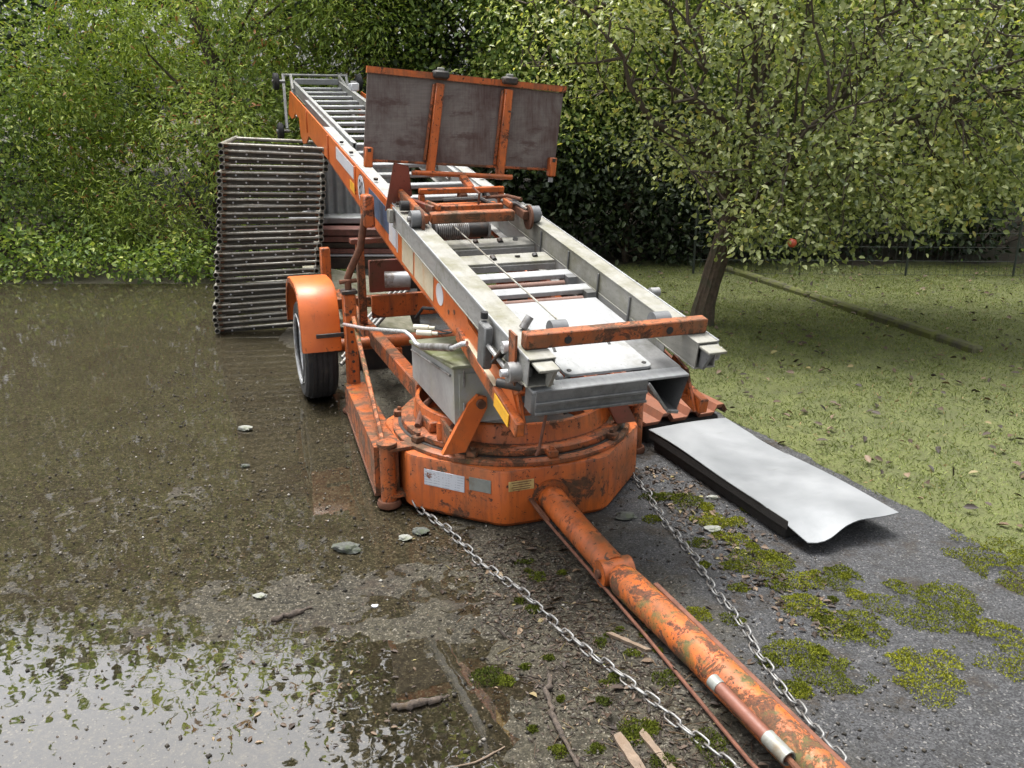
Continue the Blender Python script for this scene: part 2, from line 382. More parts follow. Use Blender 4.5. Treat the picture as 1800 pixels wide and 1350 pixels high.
def npmesh(name, verts, faces_flat, sizes, rnd=None, smooth=False):
    me = bpy.data.meshes.new(name); verts = np.asarray(verts, np.float32)
    me.vertices.add(len(verts)); me.vertices.foreach_set('co', verts.ravel())
    sizes = np.asarray(sizes, np.int32); starts = np.r_[0, np.cumsum(sizes)[:-1]].astype(np.int32)
    me.loops.add(int(sizes.sum())); me.loops.foreach_set('vertex_index', np.asarray(faces_flat, np.int32))
    me.polygons.add(len(sizes)); me.polygons.foreach_set('loop_start', starts); me.polygons.foreach_set('loop_total', sizes)
    if smooth: me.polygons.foreach_set('use_smooth', np.ones(len(sizes), bool))
    me.update(calc_edges=True)
    if rnd is not None:
        at = me.attributes.new('rnd', 'FLOAT', 'POINT'); at.data.foreach_set('value', np.asarray(rnd, np.float32))
    return me
def unit(a): return a/np.maximum(np.linalg.norm(a, axis=1, keepdims=True), 1e-9)
def leaves(pos, d, n, L, W, rnd, fold=.18, rich=True):
    d = unit(d); s = unit(np.cross(d, n)); n = np.cross(s, d); L = L[:, None]; W = W[:, None]; k = len(pos)
    if rich:
        p = [pos, pos+d*L*.3+s*W*.46+n*W*fold, pos+d*L*.68+s*W*.40+n*(W*fold-L*.03), pos+d*L-n*L*.12, pos+d*L*.68-s*W*.40+n*(W*fold-L*.03), pos+d*L*.3-s*W*.46+n*W*fold]
        v = np.stack(p, 1).reshape(-1, 3); b = (np.arange(k)*6)[:, None]
        f = np.concatenate([b+[0, 3, 2, 1], b+[0, 5, 4, 3]], 1).ravel(); sz = np.full(2*k, 4)
        return v, f, sz, np.repeat(rnd, 6)
    p = [pos, pos+d*L*.45+s*W*.5+n*W*fold, pos+d*L-n*L*.1, pos+d*L*.45-s*W*.5+n*W*fold]
    v = np.stack(p, 1).reshape(-1, 3); b = (np.arange(k)*4)[:, None]
    f = np.concatenate([b+[0, 2, 1], b+[0, 3, 2]], 1).ravel(); sz = np.full(2*k, 3)
    return v, f, sz, np.repeat(rnd, 4)
def merge(parts):
    vs_, fs, szs, rs = [], [], [], []; k = 0
    for v, f, sz, r in parts:
        vs_.append(v); fs.append(f+k); szs.append(sz); rs.append(r); k += len(v)
    return np.concatenate(vs_), np.concatenate(fs), np.concatenate(szs), np.concatenate(rs)

# ---------------------------------------------------------------- the ground
def lawn_edge(y): return 1.15-.42*(y-4.8)+.10*(fbm(np.asarray(y)*1.7, np.asarray(y)*0+3.3, 5)-.5)
def wet_side(x, y):     # >0 to the east of the flooded yard
    return (x+.50*(y-3.55)+.42)+.30*(fbm(x*1.3, y*1.3, 31)-.5)
def hA(x, y):
    e = sstep(-.05, .55, wet_side(x, y))
    h = -.0045+.016*e+.010*(fbm(x*1.1, y*1.1, 3, 3)-.5)+.0085*(fbm(x*7, y*7, 9, 4)-.5)+.004*(vnoise(x*38, y*38, 12)-.5)
    h = h+.004*sstep(3.0, 2.3, y)*0+.0075*sstep(-.15, .25, x+.25*(y-2))*sstep(3.2, 2.4, y)
    # shallow rough bank of algae in the middle of the flooded part
    h = h+.0070*np.exp(-(((x+.55)/.65)**2+((y-2.75)/.42)**2))
    return h
xs = np.r_[np.arange(-30, -9, 3), np.arange(-9, -2.4, .2), np.arange(-2.4, 2.1, .015), np.arange(2.1, 9, .2), np.arange(9, 31, 3)]
ys = np.r_[np.arange(-20, 0, 2), np.arange(0, 1.5, .1), np.arange(1.5, 6.4, .017), np.arange(6.4, 14, .2), np.arange(14, 40, 3)]
gx, gy = np.meshgrid(xs, ys); gz = hA(gx, gy)
nxg, nyg = len(xs), len(ys); ii = (np.arange(nyg-1)[:, None]*nxg+np.arange(nxg-1)[None, :]).ravel()
ff = np.stack([ii, ii+1, ii+1+nxg, ii+nxg], 1).ravel()
asphalt = link('asphalt_yard', npmesh('asphalt_yard', np.stack([gx, gy, gz], 2).reshape(-1, 3), ff, np.full(len(ii), 4), smooth=True), 'asphalt')
tag(asphalt, kind='structure')
wm = MB(); wm.add([(-20, .1, 0), (1.4, .1, 0), (-2.2, 9.0, 0), (-20, 9.0, 0)], [(0, 1, 2, 3)])
tag(wm.build('puddle_water', 'water'), kind='structure')
gm = MB(); gm.add([(-400, -400, -.06), (400, -400, -.06), (400, 400, -.06), (-400, 400, -.06)], [(0, 1, 2, 3)])
tag(gm.build('ground', 'soil'), kind='structure')
# lawn and soil under the trees
def lawn_h(x, y):
    d = x-lawn_edge(y); return -.035+.075*sstep(-.05, .18, d)+.03*(fbm(x*2.1, y*2.1, 41)-.5)+.02*(fbm(x*9, y*9, 43)-.5)
lx_ = np.arange(-2.5, 12, .06); ly_ = np.arange(2.2, 11.2, .06); gx, gy = np.meshgrid(lx_, ly_)
nxl = len(lx_); ok = (gx-lawn_edge(gy)) > -.1
ii = (np.arange(len(ly_)-1)[:, None]*nxl+np.arange(nxl-1)[None, :]); ii = ii[ok[:-1, :-1]]
def m_lawn():
    a = NT('lawn'); n = a.noise(5, 8, .7); f = a.noise(70, 4, .7)
    c = a.mix(a.ramp(n, [(.35, 0), (.65, 1)]), (.062, .072, .024), (.105, .12, .034)); c = a.mix(a.ramp(f, [(.5, 0), (.7, .7)]), c, (.05, .034, .018))
    a.set(col=c, rough=.95); a.bump(f, .6, .02); MAT['lawn'] = a.m
m_lawn()
lawn = link('lawn', npmesh('lawn', np.stack([gx, gy, lawn_h(gx, gy)], 2).reshape(-1, 3), np.stack([ii, ii+1, ii+1+nxl, ii+nxl], 1).ravel(), np.full(len(ii), 4), smooth=True), 'lawn')
tag(lawn, kind='structure')
bx_ = np.arange(-16, 17, .5); by_ = np.arange(9.4, 26, .5); gx, gy = np.meshgrid(bx_, by_)
def bank_h(x, y): return -.03+.05*sstep(9.4, 9.9, y)+.11*np.maximum(0, y-10.2)+.12*(fbm(x, y, 61)-.5)*sstep(9.6, 10.5, y)
nb = len(bx_); ii = (np.arange(len(by_)-1)[:, None]*nb+np.arange(nb-1)[None, :]).ravel()
tag(link('wooded_bank', npmesh('wooded_bank', np.stack([gx, gy, bank_h(gx, gy)], 2).reshape(-1, 3), np.stack([ii, ii+1, ii+1+nb, ii+nb], 1).ravel(), np.full(len(ii), 4), smooth=True), 'soil'), kind='structure')

# ================================================================ the trailer-mounted ladder lift
TO = (0, 3.96, 0); TA = R(20.2)
trailer = empty('ladder_lift_trailer', TO, TA, label='rusty orange furniture ladder lift on a trailer with aluminium ladder', cat='trailer')
EL = R(8.95); cE, sE = math.cos(EL), math.sin(EL); P0 = V(0, -.97, .935)
LX = V(1, 0, 0); LS = V(0, cE, sE); LM = V(0, -sE, cE)
def lad(x, s, m): return P0+LX*x+LS*s+LM*m
def P(mb, name, mat, parent=trailer, angle=38): return mb.build(name, mat, parent, angle)
def octo(r, z, rot=22.5): 
    rc = r/math.cos(R(22.5)); return [V(rc*math.cos(R(rot+45*k)), rc*math.sin(R(rot+45*k)), z) for k in range(8)]
m = MB()      # octagonal turntable base
lv = [(.50, .012), (.562, .012), (.578, .03), (.58, .06), (.58, .262), (.576, .272), (.55, .275), (.40, .275), (.40, .06)]
def rocto(r, z, cr=.11, k=6):      # octagon with rounded corners
    ri = (r-cr)/math.cos(R(22.5)); out = []
    for i in range(8):
        a_ = 22.5+45*i
        for j in range(k): an = R(a_-22.5+45*j/(k-1)); out.append(V(ri*math.cos(R(a_))+cr*math.cos(an), ri*math.sin(R(a_))+cr*math.sin(an), z))
    return out
vs_ = []
for r, z in lv: vs_ += rocto(r, z)
NR = 48; fs = [(i*NR+k, i*NR+(k+1) % NR, (i+1)*NR+(k+1) % NR, (i+1)*NR+k) for i in range(len(lv)-1) for k in range(NR)]
m.add(vs_, fs); base = P(m, 'turntable_base', 'orange', angle=30); base.location = (-.015, -.022, 0)
m = MB().lathe([(.568, .270), (.575, .276), (.575, .292), (.566, .298), (.50, .298), (.50, .270)], c=(-.012, -.018, 0), n=72); P(m, 'base_lip', 'orange_worn')
m = MB().lathe([(.535, .2985), (.540, .304), (.540, .326), (.532, .332), (.46, .332), (.46, .2985)], n=72); P(m, 'turntable_flange', 'orange_worn')
m = MB().lathe([(.482, .333), (.478, .345), (.470, .415), (.465, .42), (.450, .42), (.450, .22), (.456, .22), (.456, .333)], n=72); P(m, 'turntable_ring', 'orange')
P(MB().lathe([(.541, .2985), (.556, .2985), (.556, .3005), (.541, .3005)], n=72), 'gap_grime_ring', 'black_steel')  # flat ring coloured dark for the shaded gap between layers, plus grime
for an in (232, 268, 305, 200, 340, 20, 60, 120, 160):
    c, s_ = math.cos(R(an)), math.sin(R(an))
    mm_ = MB().hexa(V(.552*c, .552*s_, .313), (V(c, s_, 0), V(-s_, c, 0), V(0, 0, 1)), (.055, .045, .029)).tube([V(.553*c, .553*s_, .327), V(.553*c, .553*s_, .343)], .011, 6)
    P(mm_, 'ring_clamp', 'orange_worn')
# side plates on the base (label plates)
def facet(an, u, z): # point on base facet with outward normal angle an (deg), offset u along facet
    n_ = V(math.cos(R(an)), math.sin(R(an)), 0); t_ = V(-n_[1], n_[0], 0); return n_*.58+t_*u+V(0, 0, z), n_, t_
def plate(an, u, z, w, h, mat, name, label, tilt=0, t=.003):
    c, n_, t_ = facet(an, u, z); zz = V(0, 0, 1); a_ = t_*math.cos(tilt)+zz*math.sin(tilt); b_ = zz*math.cos(tilt)-t_*math.sin(tilt)
    o = MB().hexa(c+n_*(t/2+.0005), (a_, n_, b_), (w, t, h), .001).build(name, mat, base); o['label'] = label; return o
plate(225, -.05, .185, .20, .075, 'printed_label', 'label_plate', 'white printed label with torn corner', -.015)
plate(225, .125, .195, .105, .06, 'grey_plate', 'label_plate', 'blank grey metal plate')
plate(270, -.165, .205, .115, .045, 'brass_plate', 'rating_plate', 'yellowed embossed rating plate')
for i in range(4):
    c, n_, t_ = facet(270, -.165, .221-.0105*i); MB().hexa(c+n_*.0045, (t_, n_, V(0, 0, 1)), (.09-.012*(i % 2), .0015, .003), .0004).build('embossed_line', 'rust_light', base)
# slewing structure inside the ring
m = MB().lathe([(.02, .20), (.44, .20), (.44, .215), (.02, .215)], n=40); P(m, 'inner_plate', 'black_steel')
m = MB(); m.prism([(-.16, .33), (.18, .33), (.10, .86), (-.06, .98), (-.16, .86)], (-.17, .12, 0), V(0, 1, 0), V(0, 0, 1), V(1, 0, 0), .02); P(m, 'turret_plate', 'dark_red')
m = MB(); m.prism([(-.16, .33), (.18, .33), (.10, .86), (-.06, .98), (-.16, .86)], (.20, .12, 0), V(0, 1, 0), V(0, 0, 1), V(1, 0, 0), .02); P(m, 'turret_plate', 'dark_red')
m = MB().box((-.10, -.05, .34), (.17, .10, .56), .01); P(m, 'hydraulic_tank', 'grey_plastic')
P(MB().tube([V(-.02, -.33, .42), V(.0, -.31, .55), V(.03, -.22, .68), V(.05, .05, .76)], .012, 8), 'hose', 'black_rubber')
P(MB().tube([V(.14, -.34, .40), V(.12, -.30, .50), V(.17, -.28, .56), V(.24, -.25, .58), V(.28, -.1, .7)], .014, 8), 'hose', 'black_rubber')
for sx in (-1, 1):     # brackets that carry the base frame
    y0 = -.455 if sx < 0 else -.36
    m = MB().prism([(sx*.485, 0), (sx*.385, 0), (sx*.285, .19), (sx*.285, .235), (sx*.325, .25), (sx*.365, .215)], (0, y0, .333), V(1, 0, 0), V(0, 0, 1), V(0, 1, 0), .03)
    br = P(m, 'ring_bracket', 'orange_clean' if sx < 0 else 'dark_red')
    MB().tube([V(sx*.315, y0-.035, .545), V(sx*.315, y0+.05, .545)], .020, 12).build('pivot_pin', 'rust', br)
    P(MB().prism([(-.10, 0), (.10, 0), (.08, .09), (-.07, .10)], (sx*.435, y0+.10, .333), V(0, -1, 0), V(0, 0, 1), V(1, 0, 0), .012), 'bracket_gusset', 'orange_worn')
P(MB().box((-.47, -.20, .335), (-.35, .0, .385), .006), 'ring_block', 'orange_worn')
P(MB().tube([V(-.44, -.28, .333), V(-.44, -.28, .41)], .018, 10), 'locking_pin', 'orange')
P(MB().tube([V(-.50, -.1, .34), V(-.44, .0, .40), V(-.36, .05, .44), V(-.3, -.12, .43), V(-.24, -.2, .40)], .017, 8), 'hose', 'rust_light')
P(MB().tube([V(-.40, -.30, .37), V(-.34, -.24, .41), V(-.30, -.28, .38)], .016, 8), 'hose', 'rust_light')
# right-hand latch hanging over the ring
m = MB().beam(V(.38, -.30, .45), V(.47, -.20, .315), .022, .03).beam(V(.47, -.20, .33), V(.53, -.10, .335), .02, .03).tube([V(.44, -.26, .38), V(.48, -.30, .36)], .014, 8); P(m, 'latch', 'orange_worn')

# control cabinet (tilted, on the left)
cab = P(MB().prism([(-.44, .452), (.30, .452), (.30, .63), (-.44, .70)], (-.30, 0, 0), V(0, 1, 0), V(0, 0, 1), V(1, 0, 0), .24), 'control_cabinet', 'cabinet_grey')
MB().hexa(V(-.30, -.07, .671), (V(1, 0, 0), nrm(V(0, .74, -.07)), nrm(V(0, .07, .74))), (.262, .765, .016), .004).build('cabinet_lid', 'cabinet_lid', cab)
MB().hexa(V(-.30, -.443, .575), (V(1, 0, 0), V(0, 1, 0), V(0, 0, 1)), (.20, .008, .20), .002).build('cabinet_door', 'cabinet_grey', cab)
MB().box((-.385, -.456, .62), (-.375, -.4475, .69), .002).build('hinge', 'galvanised', cab)
MB().box((-.385, -.456, .49), (-.375, -.4475, .55), .002).build('hinge', 'galvanised', cab)
MB().tube([V(-.425, -.40, .66), V(-.425, .28, .60)], .006, 8).build('rain_channel', 'galvanised', cab)

# drawbar
db = P(MB().tube([V(-.045, -.585, .128), V(-.042, -.90, .108), V(-.037, -1.20, .092)], [.060, .056, .056], 20), 'drawbar_stub', 'orange', angle=50)
MB().lathe([(.0, -.002), (.085, -.002), (.085, .012), (.0, .012)], V(-.045, -.600, .127), nrm(V(.0, -.36, -.02)), 24, closed=False).build('mounting_flange', 'orange_worn', db)
MB().tube([V(-.100, -1.205, .090), V(.026, -1.205, .090)], .050, 24).build('pivot_barrel', 'orange', db); MB().tube([V(-.112, -1.205, .090), V(.038, -1.205, .090)], .018, 10).build('pivot_bolt', 'rust', db)
dt = P(MB().tube([V(-.036, -1.235, .090), V(-.034, -1.285, .087), V(.0, -1.767, .074), V(.011, -2.18, .070), V(.02, -2.75, .070)], [.045, .060, .060, .060, .058], 22), 'drawbar_tube', 'orange_speckled', angle=50)
MB().tube([V(.02, -2.72, .07), V(.026, -2.83, .075), V(.028, -2.92, .085)], [.064, .066, .05], 20).build('coupling', 'black_steel', dt)
MB().beam(V(.022, -1.40, .132), V(.050, -2.4, .115), .018, .012).build('drawbar_spine', 'rust_light', dt)
g = P(MB().tube([V(-.080, -1.935, .122), V(-.060, -2.24, .104)], .0195, 14), 'brake_lever', 'brown_grip')
MB().tube([V(-.081, -1.922, .1228), V(-.0783, -1.958, .1206)], .0215, 14).build('grip_end', 'grey_plate', g)
MB().pipe(V(-.0646, -2.165, .1085), V(-.0592, -2.25, .1034), .0222, .004, 14, .03).build('grip_end', 'grey_plate', g)
MB().tube([V(-.060, -2.24, .104), V(-.05, -2.36, .085), V(-.0, -2.5, .08)], .009, 8).build('lever_rod', 'rust', g)
P(MB().tube([V(-.135, -.60, .125), V(-.125, -.70, .10), V(-.083, -1.50, .03), V(-.105, -2.15, .03), V(-.09, -2.55, .04)], .0062, 8), 'brake_rod', 'rust_light')
P(MB().beam(V(-.137, -.595, .135), V(-.118, -.76, .095), .02, .012), 'rod_guide', 'rust')

# outrigger arms folded back along both sides
for sx, hx, hy, ex, ey in ((-1, -.665, -.187, -.572, 1.19), (1, .697, .013, .59, 1.19)):
    arm = P(MB().tube([V(hx, hy, .035), V(hx, hy, .30)], .036, 16), 'hinge_tube', 'orange_worn')
    MB().lathe([(0, 0), (.052, 0), (.056, .012), (.05, .03), (0, .03)], V(hx, hy, .006), n=20, closed=False).build('foot_plate', 'rust', arm)
    MB().lathe([(0, 0), (.046, 0), (.046, .014), (0, .014)], V(hx, hy, .300), n=20, closed=False).build('hinge_cap', 'orange_worn', arm)
    for z in (.285, .06):
        MB().prism([(0, -.04), (0, .04), (-sx*.13, .05), (-sx*.13, -.03)], (hx, hy, z), V(1, 0, 0), V(0, 1, 0), V(0, 0, 1), .014).build('hinge_lug', 'orange_worn', arm)
    d = nrm(V(ex-hx, ey-hy, 0)); side = V(-d[1], d[0], 0)*.055; a = V(hx, hy, 0)+d*.03; b = V(ex, ey, 0)
    def bar(z0a, z1a, z0b, z1b, s0, s1, nm, mt):
        q = [a+side*s0+V(0, 0, z0a), a+side*s1+V(0, 0, z0a), a+side*s1+V(0, 0, z1a), a+side*s0+V(0, 0, z1a), b+side*s0+V(0, 0, z0b), b+side*s1+V(0, 0, z0b), b+side*s1+V(0, 0, z1b), b+side*s0+V(0, 0, z1b)]
        P(MB().add(q, [(0, 1, 2, 3), (7, 6, 5, 4), (0, 4, 5, 1), (1, 5, 6, 2), (2, 6, 7, 3), (3, 7, 4, 0)]), nm, mt)
    bar(.06, .268, .035, .165, -1, 1, 'outrigger_beam', 'orange_worn')
    bar(.2685, .283, .1655, .18, -1.18, 1.0, 'beam_cap', 'orange_worn')
    bar(.045, .0595, .02, .0345, -1.15, 1.1, 'beam_foot', 'rust')
    P(MB().beam(V(hx, hy, .29)+d*.05+side*.2*-sx, V(ex, ey-.12, .60), .032, .022, up=side), 'outrigger_strut', 'orange_speckled')
    post = P(MB().box((ex-.036, ey-.036, .02), (ex+.036, ey+.036, .72), .006), 'outrigger_post', 'orange')
    for k in range(8):
        z = .20+.06*k; MB().lathe([(0, 0), (.009, 0), (.009, .0012), (0, .0012)], V(ex, ey-.0362, z), (0, -1, 0), 10, closed=False).build('pin_hole', 'black_print', post)
    MB().box((ex-.045, ey-.045, .722), (ex+.045, ey+.045, .745), .004).build('post_cap', 'black_steel', post)
    MB().tube([V(ex, ey, .745), V(ex, ey, .80)], .02, 10).tube([V(ex-.05, ey, .79), V(ex+.05, ey, .795)], .013, 8).build('crank_head', 'rust', post)
    MB().lathe([(0, 0), (.075, 0), (.075, .012), (.03, .02), (0, .02)], V(ex, ey, .004), n=20, closed=False).build('foot_plate', 'rust', post)
# wheels, fenders, axle, chassis
def wheel(x, y, sx):
    w = P(MB().lathe([(.205, -.085), (.235, -.098), (.285, -.098), (.305, -.082), (.312, -.05), (.312, .05), (.305, .082), (.285, .098), (.235, .098), (.205, .085)], V(x, y, .312), (1, 0, 0), 48), 'wheel', 'black_rubber')
    for k in (-.048, -.016, .016, .048):
        MB().lathe([(.309, k-.012), (.3165, k-.012), (.3165, k+.012), (.309, k+.012)], V(x, y, .312), (1, 0, 0), 48).build('tread_rib', 'black_rubber', w)
    s_ = sx
    MB().lathe([(.215, .092*s_), (.205, .075*s_), (.17, .06*s_), (.15, .035*s_), (.07, .045*s_), (.05, .06*s_), (0, .06*s_)], V(x, y, .312), (1, 0, 0), 36, closed=False).build('rim', 'rim_grey', w)
    MB().lathe([(.208, .094*s_), (.222, .101*s_), (.222, .107*s_), (.206, .103*s_)], V(x, y, .312), (1, 0, 0), 36).build('rim_edge', 'rim_grey', w)
    MB().lathe([(0, .085*s_), (.03, .083*s_), (.036, .06*s_), (.036, .045*s_)], V(x, y, .312), (1, 0, 0), 16, closed=False).build('hub_cap', 'rust', w)
    for k in range(5):
        an = 2*math.pi*k/5+.3; c = V(x+.043*s_, y+.062*math.cos(an), .312+.062*math.sin(an)); MB().tube([c, c+V(.018*s_, 0, 0)], .009, 6).build('wheel_bolt', 'rust', w)
wheel(-.735, 1.59, -1); wheel(.735, 1.59, 1)
for sx in (-1, 1):
    x0, x1 = (-.852, -.622) if sx < 0 else (.622, .852)
    pf = [(2.05, .40), (2.03, .54), (1.95, .655), (1.82, .725), (1.68, .748), (1.48, .748), (1.37, .728), (1.30, .67), (1.262, .58), (1.235, .375)]
    vs_ = []; 
    for (y, z) in pf:
        c = V(0, 1.6, .40); q = V(0, y, z); qi = q-nrm(q-c)*.005
        vs_ += [V(x0, y, z), V(x0+.012, y, z)+nrm(q-c)*.007, V(x1-.012, y, z)+nrm(q-c)*.007, V(x1, y, z), V(x1, qi[1], qi[2]), V(x0, qi[1], qi[2])]
    n = len(pf); fs = [(i*6+k, i*6+(k+1) % 6, (i+1)*6+(k+1) % 6, (i+1)*6+k) for i in range(n-1) for k in range(6)]+[tuple(range(6)), tuple((n-1)*6+k for k in range(6))]
    fen = P(MB().add(vs_, fs), 'fender', 'orange_clean', angle=50)
    # turned-in side lip
    xo = x0 if sx < 0 else x1; vs_ = []
    for (y, z) in pf:
        q = V(xo, y, z); c = V(xo, 1.6, .40); e = nrm(q-c); vs_ += [q-e*.005+V(sx*.0005, 0, 0), q-e*.034+V(sx*.0005, 0, 0), q-e*.034-V(sx*.004, 0, 0), q-e*.005-V(sx*.004, 0, 0)]
    MB().add(vs_, [(i*4+k, i*4+(k+1) % 4, (i+1)*4+(k+1) % 4, (i+1)*4+k) for i in range(n-1) for k in range(4)]).build('fender_lip', 'orange', fen)
    MB().box((-.77 if sx < 0 else .60, 1.215, .46), (-.60 if sx < 0 else .77, 1.229, .485), .003).build('fender_stay', 'black_steel', fen)
P(MB().tube([V(-.64, 1.59, .312), V(.64, 1.59, .312)], .042, 16), 'axle', 'orange')
for x in (-.36, .40):
    P(MB().box((x-.035, .35, .30), (x+.035, 3.0, .40), .006), 'chassis_beam', 'orange_worn')
P(MB().box((-.26, 1.54, .13), (-.19, 1.64, .275), .006), 'axle_bracket', 'orange')
P(MB().box((.19, 1.54, .13), (.26, 1.64, .275), .006), 'axle_bracket', 'orange')
P(MB().box((-.324, 1.80, .42), (.30, 1.83, .575), .005), 'cross_panel', 'orange')
P(MB().box((-.324, 1.84, .585), (-.05, 1.87, .80), .005), 'cross_panel', 'dark_red')
P(MB().box((-.42, 1.72, .405), (-.37, 1.77, .93), .005), 'support_post', 'orange_worn')
P(MB().box((.30, 1.72, .405), (.35, 1.77, .93), .005), 'support_post', 'orange_worn')
P(MB().box((-.46, 1.69, .931), (.40, 1.755, .965), .005), 'support_cross_bar', 'dark_red')
P(MB().tube([V(-.26, 1.66, .70), V(-.10, 1.63, .70)], .052, 18), 'lighting_cylinder', 'rim_grey')
P(MB().tube([V(-.10, 1.63, .70), V(.10, 1.6, .70)], .062, 18), 'winch_motor', 'black_steel')
P(MB().tube([V(-.15, 1.3, .52), V(-.13, 1.2, .60), V(-.02, 1.0, .62), V(.02, .6, .70)], .010, 8), 'hose', 'black_rubber')
P(MB().box((-.535, 2.56, .30), (-.465, 2.63, .79), .006), 'rear_post', 'orange')
P(MB().box((.465, 2.56, .30), (.535, 2.63, .79), .006), 'rear_post', 'orange')
P(MB().box((-.60, 2.62, .32), (.60, 2.70, .40), .006), 'rear_cross_beam', 'orange_worn')
P(MB().tube([V(-.455, 1.18, 1.17), V(-.49, 1.19, .98), V(-.55, 1.20, .86), V(-.572, 1.21, .80)], .021, 10), 'diagonal_brace', 'rust')
P(MB().box((-.47, 1.12, 1.10), (-.41, 1.24, 1.28), .01), 'brace_bracket', 'orange')
# chrome support bar with cranked middle, plugs
P(MB().tube([V(-.615, 1.15, .55), V(-.575, .75, .615), V(-.5, .08, .745), V(-.485, .03, .735), V(-.475, -.02, .71), V(-.46, -.08, .71), V(-.42, -.44, .79)], .0095, 10), 'crank_bar', 'chrome', angle=60)
P(MB().tube([V(-.4615, -.07, .708), V(-.422, -.42, .786)], .0165, 12), 'crank_grip', 'galvanised', angle=60)
P(MB().tube([V(-.42, -.44, .79), V(-.40, -.50, .82), V(-.385, -.52, .825)], .011, 8), 'crank_end', 'chrome', angle=60)
for dy in (0, .05):
    pg_ = P(MB().tube([V(-.46, .02+dy, .752+dy*.3), V(-.40, -.02+dy, .752+dy*.3)], .0125, 10).tube([V(-.40, -.02+dy, .752+dy*.3), V(-.375, -.035+dy, .752+dy*.3)], .008, 8), 'plug', 'white_plug')
    MB().tube([V(-.376, -.035+dy, .752+dy*.3), V(-.36, -.12+dy, .77), V(-.385, -.30, .82)], .004, 6).build('cable', 'black_rubber', pg_)

# ---- base frame under the ladder: orange side plates with stickers
def side_poly(x, pts, t, name, mat):
    c = P0+LX*x; return P(MB().prism(pts, c, LS, LM, LX, t), name, mat)
spine = [(-.02, -.165), (.50, -.120), (.56, -.078), (1.80, -.078), (1.86, .008), (6.42, .008), (6.62, -.24), (6.36, -.25), (6.20, -.215), (6.05, -.15), (5.78, -.15), (5.72, -.30), (5.55, -.34), (5.35, -.30), (5.15, -.20), (4.05, -.19), (2.95, -.225), (1.80, -.245), (.85, -.245), (.48, -.235), (-.10, -.235)]
sidep = {}
for sx in (-1, 1):
    sidep[sx] = side_poly(sx*.352, spine, .012, 'side_plate', 'orange_clean')
    # folded bottom flange and a stiffener
    m = MB()
    for (sa, ma), (sb, mb_) in zip(spine[15:], spine[16:]): m.beam(lad(sx*.33, sa, ma-.006), lad(sx*.33, sb, mb_-.006), .055, .010, up=LM)
    m.build('bottom_flange', 'orange', sidep[sx])
    for s in (2.95, 4.05, 5.2):
        MB().beam(lad(sx*.361, s, -.18), lad(sx*.361, s+.01, .0), .014, .02, up=LS).build('stiffener', 'orange_clean', sidep[sx])
    nose = P(MB().beam(lad(sx*.372, -.17, -.262), lad(sx*.356, .62, -.215), .036, .058, up=LM), 'frame_nose', 'orange')
    MB().prism([(-.16, -.285), (.10, -.265), (.04, -.13), (-.06, -.15)], P0+LX*sx*.345, LS, LM, LX, .012).build('nose_gusset', 'orange', nose)
    if sx < 0:
        MB().beam(lad(-.3925, -.10, -.258), lad(-.391, .06, -.249), .004, .052, up=LM).build('reflector', 'yellow', nose)
        MB().beam(lad(-.366, .10, -.214), lad(-.358, .50, -.191), .030, .004, up=LM).build('top_strip', 'cream', nose)
sp = sidep[-1]
def sticker(s0, s1, m0, m1, mat, name, label=None, x=-.3595, skew=0):
    o = MB().prism([(s0, m0), (s1, m0), (s1+skew, m1), (s0+skew, m1)], P0+LX*x, LS, LM, LX, .002).build(name, mat, sp)
    if label: o['label'] = label
    return o
sticker(3.02, 3.70, -.10, -.015, 'white_print', 'sticker', 'long white sticker')
sticker(2.98, 3.16, -.19, -.13, 'yellow', 'sticker', 'small yellow reflector sticker')
sticker(1.98, 2.52, -.17, -.035, 'blue_print', 'sticker', 'faded blue lettered sign')
sticker(1.80, 1.97, -.20, -.03, 'white_print', 'sticker', 'blank white patch')
sticker(1.42, 1.66, -.225, -.085, 'cream', 'sticker', 'peeled cream patch')
sticker(1.04, 1.39, -.225, -.085, 'cream', 'sticker', 'large peeled cream patch')
sticker(1.76, 1.785, -.21, -.085, 'white_print', 'sticker', 'thin white stripe')
def disc(s, mm, rs, rm, mat, name, x):
    return MB().prism([(s+rs*math.cos(2*math.pi*k/28), mm+rm*math.sin(2*math.pi*k/28)) for k in range(28)], P0+LX*x, LS, LM, LX, .002).build(name, mat, sp)
disc(2.76, -.105, .115, .095, 'black_print', 'sticker_rim', -.3592); disc(2.76, -.105, .108, .088, 'white_print', 'speed_sticker', -.3602)
disc(.93, -.15, .06, .05, 'white_print', 'round_sticker', -.3595)
def text(body, size, origin, ax, ay, az, name, mat, parent, depth=.0015):
    cu = bpy.data.curves.new('text', 'FONT'); cu.body = body; cu.size = size; cu.align_x = 'CENTER'; cu.align_y = 'CENTER'; cu.extrude = depth/2
    to = bpy.data.objects.new('text', cu); COL.objects.link(to); dg = bpy.context.evaluated_depsgraph_get(); me = bpy.data.meshes.new_from_object(to.evaluated_get(dg))
    bpy.data.objects.remove(to); M4 = Matrix.Identity(4)
    for i in range(3): M4[i][0] = ax[i]; M4[i][1] = ay[i]; M4[i][2] = az[i]; M4[i][3] = origin[i]
    me.transform(M4); me.name = name; me.materials.clear(); return link(name, me, mat, parent)
text('80', .15, lad(-.3615, 2.76, -.105), -LS, LM, -LX, 'speed_digits', 'black_print', sp)
for i, s in enumerate((.70, .78, .62)): MB().prism([(.02*math.cos(k)*(.6+.4*math.sin(i+k)), .012*math.sin(k)) for k in np.arange(0, 6.2, .7)], lad(-.3592, s, -.15-.03*i), LS, LM, LX, .0015).build('paint_chip', 'rust', sp)

